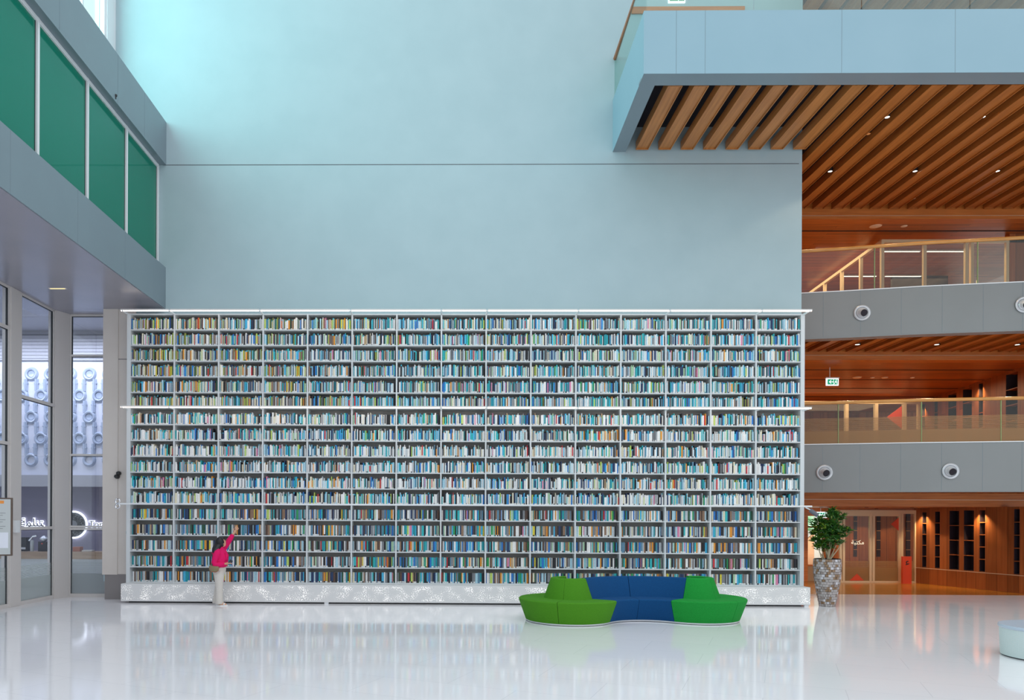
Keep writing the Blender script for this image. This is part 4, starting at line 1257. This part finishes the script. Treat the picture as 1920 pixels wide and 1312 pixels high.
# ================================================================== SOFA
sofa = empty('modular_sofa', 'serpentine felt sofa, green round ends with a blue curved middle', 'sofa', loc=(3.78, -2.825, 0))
sofa.rotation_euler = (0, 0, 0.109)
HD, AL = 1.328, math.radians(40)
PS_G = [(0.86, 0.034), (0.875, 0.037), (1.015, 0.425), (1.015, 0.447), (0.995, 0.465), (0.94, 0.470), (0.45, 0.470), (0.45, 0.034)]
PB_G = [(0.505, 0.470), (0.372, 0.850), (0.362, 0.868), (0.345, 0.875), (0.27, 0.875), (0.25, 0.86), (0.25, 0.470)]


def sector(name, prof, c, a0, a1, m, seg=20, gap=0.004, **k):
    g = gap
    return MB().lathe(prof, seg, (c[0], c[1], 0), 'Z', a0 + g, a1 - g, closed_prof=True).build(name, m, sofa, smooth=True, **k)


RL = lambda d: 2 * 0 + d
for side, fab in ((-1, M['fab_olive']), (1, M['fab_green'])):
    c = (side * HD, 0)
    for i in range(3):
        st = math.radians(78)
        if side < 0: a1 = -AL - i * st; a0 = a1 - st
        else: a0 = PI + AL + i * st; a1 = a0 + st
        sector('seat', PS_G, c, a0, a1, fab)
        sector('backrest', PB_G, c, a0, a1, fab)
        sector('base', [(0.80, 0.0), (0.862, 0.0), (0.862, 0.012), (0.80, 0.012)], c, a0, a1, M['black'], gap=0)
        sector('base_rail', [(0.80, 0.010), (0.868, 0.010), (0.868, 0.034), (0.80, 0.034)], c, a0, a1, M['steel'], gap=0)
CC = (0, -HD * math.tan(AL)); RC = HD / math.cos(AL)
PS_B = [(RC - r, z) for r, z in PS_G]
PB_B = [(RC - r, z) for r, z in PB_G[:-2]] + [(RC - 0.25, 0.86), (RC - 0.2, 0.06), (RC - 0.45, 0.06), (RC - 0.45, 0.47)]
for a0, a1 in ((AL, PI / 2), (PI / 2, PI - AL)):
    sector('seat', PS_B, CC, a0, a1, M['fab_blue'])
    sector('backrest', PB_B, CC, a0, a1, M['fab_blue'])
    sector('base', [(RC - r, z) for r, z in [(0.80, 0.0), (0.862, 0.0), (0.862, 0.012), (0.80, 0.012)]], CC, a0, a1, M['black'], gap=0)
    sector('base_rail', [(RC - r, z) for r, z in [(0.80, 0.010), (0.868, 0.010), (0.868, 0.034), (0.80, 0.034)]], CC, a0, a1, M['steel'], gap=0)

# ================================================================== POUF AT THE RIGHT EDGE
pf = empty('round_stool', 'low round pale stool of woven mesh cut by the right edge', 'stool', loc=(9.19, -6.86, 0))
MB().lathe([(0, 0.02), (0.72, 0.02), (0.735, 0.43), (0, 0.43)], 64).build('drum', M['mesh'], pf, smooth=True)
MB().lathe([(0, 0.0), (0.70, 0.0), (0.70, 0.02), (0, 0.02)], 64).build('base', M['groove'], pf)
MB().lathe([(0, 0.43), (0.74, 0.43), (0.752, 0.445), (0.752, 0.465), (0.742, 0.48), (0, 0.482)], 64).build('top', mat('pale_blue_top', (0.50, 0.58, 0.68), 0.25), pf, smooth=True)

# ================================================================== POTTED PLANT
pp_ = empty('potted_plant', 'leafy green plant in a tall shell-tiled pot beside the bookcase', 'plant', loc=(9.10, -0.15, 0))
prof = [(0.17, 0.0), (0.20, 0.15), (0.245, 0.40), (0.285, 0.65), (0.305, 0.90), (0.30, 1.10), (0.298, 1.14)]


def prad(z):
    for (r0, z0), (r1, z1) in zip(prof[:-1], prof[1:]):
        if z <= z1: return r0 + (r1 - r0) * (z - z0) / (z1 - z0)
    return prof[-1][0]


mb = MB()
n0 = MB().lathe([(0, 0)] + [(r - 0.012, z) for r, z in prof] + [(0.25, 1.14), (0.25, 1.08), (0, 1.08)], 36)
rnd = random.Random(3)
pot = n0.build('pot_core', M['soil'], None, smooth=True)
nr = 19; hh = 1.13 / nr
for i in range(nr):
    z = i * hh
    for j in range(26):
        a0 = (j + (0.5 if i % 2 else 0) + rnd.uniform(-0.08, 0.08)) * 2 * PI / 26; a1 = a0 + 2 * PI / 26 * rnd.uniform(0.86, 0.98)
        v = rnd.random()
        col = (0.42, 0.38, 0.37) if v < 0.45 else ((0.30, 0.25, 0.23) if v < 0.75 else ((0.26, 0.16, 0.09) if v < 0.93 else (0.60, 0.58, 0.62)))
        dz = rnd.uniform(0, 0.008); do = rnd.uniform(0, 0.012)
        n = len(mb.v)
        for zz in (z + dz, z + hh * 0.97):
            r = prad(zz) + (do if zz < z + hh / 2 else 0.004)
            for a in (a0, a1):
                mb.v.append((r * math.cos(a), r * math.sin(a), zz))
                mb.v.append(((r - 0.012) * math.cos(a), (r - 0.012) * math.sin(a), zz))
        for q in ((0, 2, 6, 4), (1, 5, 7, 3), (0, 4, 5, 1), (2, 3, 7, 6), (4, 6, 7, 5), (0, 1, 3, 2)): mb.face([n + t for t in q], col)
pt = mb.build('pot', M['shell'], pp_)
pot.parent = pt; pot.name = 'pot_liner'
MB().lathe([(0, 1.085), (0.245, 1.085), (0.245, 1.06), (0, 1.06)], 30).build('soil', M['soil'], pp_)
st = MB(); lf = MB(); lf.cm = 0
def leaf(p, d, l, w, yel):
    d = Vector(d).normalized()
    sd = d.cross(Vector((0, 0, 1)))
    if sd.length < 0.1: sd = Vector((1, 0, 0))
    sd.normalize()
    sd = (Matrix.Rotation(rnd.uniform(-0.9, 0.9), 3, d) @ sd)
    up = sd.cross(d).normalized()
    pts = [(0, 0, 0), (0.3, 0.5, 0.03), (0.65, 0.42, 0.0), (1.0, 0, -0.14)]
    n = len(lf.v)
    P = Vector(p)
    lf.v.append(tuple(P))
    for t, ww, dz in pts[1:3]:
        c = P + d * l * t + Vector((0, 0, dz * l))
        lf.v.append(tuple(c - sd * w * ww)); lf.v.append(tuple(c - up * w * 0.12)); lf.v.append(tuple(c + sd * w * ww))
    lf.v.append(tuple(P + d * l + Vector((0, 0, -0.14 * l))))
    lf.cm = 1 if yel else 0
    for q in ((0, 1, 2), (0, 2, 3), (1, 4, 5, 2), (2, 5, 6, 3), (4, 7, 5), (5, 7, 6)): lf.face([n + t for t in q])
# (dx, z, radius) lobes of the crown
lobes = [(0.0, 1.62, 0.27), (-0.10, 1.84, 0.27), (0.07, 2.02, 0.25), (-0.20, 1.58, 0.17), (0.16, 1.80, 0.22), (0.33, 1.74, 0.15), (0.45, 1.79, 0.09), (0.12, 2.20, 0.14), (-0.26, 2.0, 0.11), (0.20, 1.55, 0.14),
         (-0.12, 1.48, 0.14), (0.28, 2.12, 0.12), (-0.33, 1.74, 0.07), (0.0, 1.42, 0.16), (0.0, 1.78, 0.26), (-0.22, 1.40, 0.09)]
tips = []
for (lx, lz, lr) in lobes:
    for k in range(int(6 + 150 * lr * lr * 3)):
        v = Vector((rnd.gauss(0, 1), rnd.gauss(0, 1), rnd.gauss(0, 1))).normalized() * lr * rnd.random() ** 0.4
        tips.append((Vector((lx + v.x, v.y * 1.1, lz + v.z * 0.9)), Vector((lx * 0.5 + v.x * 0.6, v.y, 0.35 + abs(v.z)))))
for tpt, d in tips:
    for k in range(9):
        a = rnd.uniform(0, 2 * PI)
        dd = Vector((math.cos(a), math.sin(a), rnd.uniform(-0.35, 0.9))) + d.normalized() * 0.5
        leaf(tpt, dd, rnd.uniform(0.10, 0.17), rnd.uniform(0.022, 0.034), rnd.random() < (0.28 if tpt.x < -0.08 and tpt.z < 1.95 else 0.06))
for (lx, lz, lr) in lobes[:9]:
    b = Vector((rnd.uniform(-0.06, 0.06), rnd.uniform(-0.06, 0.06), 1.06))
    m_ = b.lerp(Vector((lx * 1.2, 0, lz)), 0.45) + Vector((rnd.uniform(-0.05, 0.05), rnd.uniform(-0.05, 0.05), 0))
    st.tube([b, m_, Vector((lx, 0, lz))], [0.014, 0.011, 0.006], 7)
for dx in (-0.2, -0.13, 0.13): st.tube([(dx * 0.2, 0, 1.07), (dx * 0.8, -0.02, 1.18), (dx, -0.03, 1.30)], [0.013, 0.011, 0.006], 7)
st.build('stem', M['stem'], pp_, smooth=True)
lf.build('foliage', [M['leaf'], M['leaf2']], pp_, fix=False)

# ================================================================== PERSON
per = empty('person', 'person in a bright pink jacket and white trousers reaching up for a book', 'person', loc=(-5.36, -0.72, 0))


def skin_mesh(name, chains, m, parent, sub=2):
    """chains: lists of (x, y, z, r) points; the first point of each later chain must lie on an earlier vertex (merged by index)"""
    bm = bmesh.new(); vs = {}; rad = []
    def get(p):
        key = tuple(round(c, 4) for c in p[:3])
        if key not in vs:
            vs[key] = bm.verts.new(p[:3]); rad.append(p[3])
        return vs[key]
    for ch in chains:
        pr_ = None
        for p in ch:
            v = get(p)
            if pr_ is not None and bm.edges.get((pr_, v)) is None: bm.edges.new((pr_, v))
            pr_ = v
    me = bpy.data.meshes.new(name); bm.to_mesh(me); bm.free()
    o = bpy.data.objects.new(name, me); COL.objects.link(o); o.parent = parent
    me.materials.append(m)
    sk = o.modifiers.new('skin', 'SKIN'); sk.use_smooth_shade = True
    for i, sv in enumerate(me.skin_vertices[0].data):
        r = rad[i]
        sv.radius = r if isinstance(r, tuple) else (r, r)
        sv.use_root = (i == 0)
    ss = o.modifiers.new('subsurf', 'SUBSURF'); ss.levels = sub; ss.render_levels = sub
    return o


SH_L, EL_L, WR_L = (0.02, 0.15, 1.29, 0.035), (0.14, 0.20, 1.50, 0.032), (0.255, 0.22, 1.695, 0.025)
SH_R, EL_R, WR_R = (-0.02, -0.155, 1.25, 0.035), (-0.065, -0.20, 0.99, 0.030), (0.17, -0.15, 0.985, 0.024)
pel, wai, che, nek = (-0.02, 0, 0.88, 0.105), (-0.02, 0, 1.02, 0.10), (0.0, 0, 1.20, 0.10), (0.01, 0, 1.345, 0.045)
PLM = (0.295, 0.225, 1.765, (0.035, 0.016))
chains = [[pel, wai, che, nek, (0.015, 0, 1.40, 0.047)],
          [che, SH_L, EL_L, WR_L, PLM], [che, SH_R, EL_R, WR_R, (0.235, -0.145, 1.0, (0.035, 0.016))],
          [pel, (-0.03, -0.09, 0.82, 0.085), (0.01, -0.10, 0.46, 0.052), (0.0, -0.10, 0.09, 0.036), (0.01, -0.10, 0.045, 0.035), (0.14, -0.10, 0.035, 0.032), (0.19, -0.10, 0.03, 0.022)],
          [pel, (-0.04, 0.09, 0.82, 0.085), (-0.05, 0.10, 0.46, 0.052), (-0.11, 0.10, 0.09, 0.036), (-0.10, 0.10, 0.045, 0.035), (0.03, 0.11, 0.035, 0.032), (0.08, 0.11, 0.03, 0.022)]]
body = skin_mesh('body', chains, M['skin'], per)
# head with face, tilted up towards the raised hand
hd = MB()
HC = Vector((0.03, 0, 1.475))
hd.loft([(0.0, 0, -0.115, 0.03, 0.03), (0.02, 0, -0.10, 0.055, 0.045), (0.012, 0, -0.06, 0.083, 0.064), (0.0, 0, -0.01, 0.092, 0.071), (-0.005, 0, 0.04, 0.093, 0.073), (-0.01, 0, 0.08, 0.08, 0.063), (-0.01, 0, 0.108, 0.045, 0.036), (-0.01, 0, 0.118, 0.01, 0.01)], 20)
hd.ball((0.100, 0, -0.022), (0.014, 0.011, 0.02), 10, 8)                        # nose
hd.ball((0.088, 0, -0.062), (0.008, 0.022, 0.007), 10, 6)                       # mouth
for s in (-1, 1): hd.ball((0.0, s * 0.072, -0.015), (0.018, 0.008, 0.028), 10, 8)   # ears
head = hd.build('head', M['skin'], per, smooth='all', loc=HC)
head.rotation_euler = (0.10, -0.42, 0.75)
ey = MB()
for s in (-1, 1): ey.ball((0.082, s * 0.030, 0.005), (0.009, 0.013, 0.007), 10, 6)
ey.build('eyes', M['black'], head)
hr = MB()
hr.ball((-0.026, 0, 0.022), (0.098, 0.088, 0.128), 24, 16)
hr.loft([(0.045, 0, 0.075, 0.055, 0.075), (0.050, 0, 0.10, 0.045, 0.062), (0.02, 0, 0.135, 0.04, 0.045)], 18)
hair = hr.build('hair', M['hair'], head, smooth='all')
hb = MB()
hb.loft([(-0.085, -0.135, 1.205, 0.02, 0.03), (-0.080, -0.13, 1.225, 0.050, 0.085), (-0.070, -0.12, 1.27, 0.080, 0.115), (-0.060, -0.085, 1.34, 0.098, 0.13), (-0.045, -0.03, 1.41, 0.102, 0.108), (-0.03, 0, 1.46, 0.098, 0.094), (-0.028, 0, 1.52, 0.092, 0.085), (-0.028, 0, 1.56, 0.06, 0.055)], 24)
hb.build('hair_length', M['hair'], per, smooth='all')
# hands: five fingers each
def hand(name, wrist, palm_c, fdir, side, spread, parent, curl):
    fdir = Vector(fdir).normalized(); side = Vector(side).normalized(); nrm = fdir.cross(side).normalized()
    mb = MB(); w = Vector(wrist); c = Vector(palm_c)
    mb.tube([w, w.lerp(c, 0.5), c, c + fdir * 0.03], [(0.022, 0.020), (0.030, 0.018), (0.038, 0.016), (0.034, 0.012)], 14)
    ln = [0.062, 0.070, 0.066, 0.052]
    for i in range(4):
        o = (i - 1.5)
        b = c + fdir * 0.028 + side * o * 0.019
        d = (fdir + side * o * spread).normalized()
        p1 = b + d * ln[i] * 0.45
        p2 = p1 + (d + nrm * curl).normalized() * ln[i] * 0.33
        p3 = p2 + (d + nrm * curl * 2).normalized() * ln[i] * 0.27
        mb.tube([b, p1, p2, p3], [0.0095, 0.009, 0.008, 0.006], 8)
    b = c - fdir * 0.025 - side * 0.03
    d = (fdir * 0.6 - side).normalized()
    mb.tube([b, b + d * 0.035, b + (d + fdir * 0.5).normalized() * 0.06], [0.012, 0.010, 0.007], 8)
    return mb.build(name, M['skin'], parent, smooth=True)
hand('hand', (0.258, 0.22, 1.70), (0.295, 0.225, 1.76), (0.45, 0.15, 0.85), (0.85, 0.0, -0.45), 0.16, per, 0.15)
hand('hand', (0.175, -0.15, 0.985), (0.235, -0.145, 0.995), (1, 0.05, 0.12), (0, 1, -0.1), 0.05, per, -0.5)
# jacket
jk = MB()
jk.loft([(0.0, 0, 0.90, 0.125, 0.17), (0.0, 0, 0.93, 0.150, 0.19), (0.015, 0, 1.0, 0.158, 0.195), (0.03, 0, 1.10, 0.155, 0.195), (0.025, 0, 1.20, 0.145, 0.19), (0.01, 0, 1.28, 0.122, 0.19), (0.005, 0, 1.335, 0.085, 0.13), (0.01, 0, 1.37, 0.055, 0.06), (0.01, 0, 1.385, 0.050, 0.052)], 28, power=2.3)
jkt = jk.build('jacket', M['pink'], per, smooth='all')
MB().tube([(0.0, 0.12, 1.29), (0.035, 0.17, 1.35), (0.09, 0.19, 1.43), (0.14, 0.20, 1.50), (0.19, 0.21, 1.585), (0.225, 0.215, 1.64), (0.235, 0.217, 1.66)], [0.075, 0.078, 0.070, 0.064, 0.058, 0.048, 0.036], 18).build('sleeve', M['pink'], jkt, smooth='all')
MB().tube([(0.0, -0.12, 1.28), (-0.015, -0.17, 1.24), (-0.045, -0.20, 1.13), (-0.07, -0.21, 1.03), (-0.055, -0.21, 0.975), (0.0, -0.195, 0.965), (0.08, -0.17, 0.975), (0.135, -0.16, 0.98), (0.15, -0.155, 0.982)],
          [0.085, 0.088, 0.076, 0.070, 0.066, 0.062, 0.054, 0.044, 0.034], 18).build('sleeve', M['pink'], jkt, smooth='all')
MB().loft([(0.155, -0.06, 1.06, 0.03, 0.06), (0.175, -0.06, 1.08, 0.034, 0.065), (0.175, -0.06, 1.20, 0.032, 0.065), (0.155, -0.06, 1.23, 0.026, 0.06)], 14, power=3).build('chest_pocket', M['pink'], jkt, smooth='all')
MB().ball((-0.13, 0.0, 1.24), (0.06, 0.12, 0.065), 16, 10).build('hood', M['pink'], jkt, smooth='all')
MB().loft([(-0.05, 0, 0.90, 0.105, 0.15), (-0.055, 0, 1.0, 0.110, 0.16), (-0.05, 0, 1.12, 0.10, 0.15)], 20).build('shirt', M['tee'], per, smooth='all')
# trousers: waist plus two flared legs
tr = MB()
tr.loft([(-0.01, 0, 0.93, 0.135, 0.165), (-0.015, 0, 0.86, 0.150, 0.178), (-0.02, 0, 0.78, 0.145, 0.178), (-0.02, 0, 0.72, 0.12, 0.165)], 26)
trs = tr.build('trousers', M['cloth'], per, smooth='all')
MB().loft([(-0.01, -0.085, 0.83, 0.125, 0.09), (0.0, -0.09, 0.70, 0.115, 0.088), (0.01, -0.10, 0.46, 0.085, 0.075), (0.01, -0.10, 0.25, 0.080, 0.078), (0.01, -0.10, 0.06, 0.092, 0.09), (0.01, -0.10, 0.045, 0.085, 0.085)], 22).build('trouser_leg', M['cloth'], trs, smooth='all')
MB().loft([(-0.03, 0.085, 0.83, 0.125, 0.09), (-0.04, 0.09, 0.70, 0.115, 0.088), (-0.06, 0.10, 0.46, 0.085, 0.075), (-0.095, 0.10, 0.25, 0.080, 0.078), (-0.12, 0.10, 0.06, 0.090, 0.09), (-0.12, 0.10, 0.045, 0.085, 0.085)], 22).build('trouser_leg', M['cloth'], trs, smooth='all')
for x, y in ((0.075, -0.10), (-0.03, 0.105)):
    s_ = MB().loft([(x, y, 0.0, 0.135, 0.045), (x, y, 0.022, 0.138, 0.048)], 20).build('sandal', M['tee'], per, smooth=True)
    MB().tube([(x + 0.06, y - 0.047, 0.02), (x + 0.06, y - 0.03, 0.06), (x + 0.06, y + 0.03, 0.06), (x + 0.06, y + 0.047, 0.02)], 0.014, 8).build('strap', M['tee'], s_, smooth='all')
# bag and phone are things of their own
bg_ = tag(MB().loft([(0, 0, -0.075, 0.05, 0.028), (0, 0, -0.06, 0.095, 0.038), (0, 0, -0.01, 0.118, 0.042), (0, 0, 0.05, 0.112, 0.036), (0, 0, 0.062, 0.09, 0.02)], 24).build('shoulder_bag', M['bag'], smooth='all', loc=(-5.36 - 0.075, -0.72 - 0.225, 0.885)),
          'olive half-moon bag hanging at the hip of the pink-jacketed person', 'bag')
bg_.rotation_euler = (0, 0.12, 0)
MB().tube([(-0.112, 0, 0.03), (-0.095, 0, -0.05), (-0.04, 0, -0.082), (0.05, 0, -0.08), (0.10, 0, -0.045), (0.116, 0, 0.03)], 0.011, 8).build('trim', M['bag_trim'], bg_, smooth='all')
MB().tube([(-0.09, 0.01, 0.05), (-0.075, 0.03, 0.18), (-0.03, 0.055, 0.33), (0.02, 0.10, 0.43)], 0.008, 7).build('strap', M['bag_trim'], bg_, smooth='all')
ph = tag(bx(-0.035, 0.035, -0.035, 0.035, -0.005, 0.075).build('phone', M['black'], loc=(-5.36 + 0.275, -0.72 - 0.145, 1.005), bevel=0.005), 'small black camera phone held in the lowered hand', 'phone')
ph.scale = (1, 0.3, 1); ph.rotation_euler = (0, 0.5, 0.2)
bx(-0.030, 0.030, -0.037, -0.035, 0.0, 0.07).build('screen', mat('phone_glass', (0.02, 0.02, 0.03), 0.05), ph)
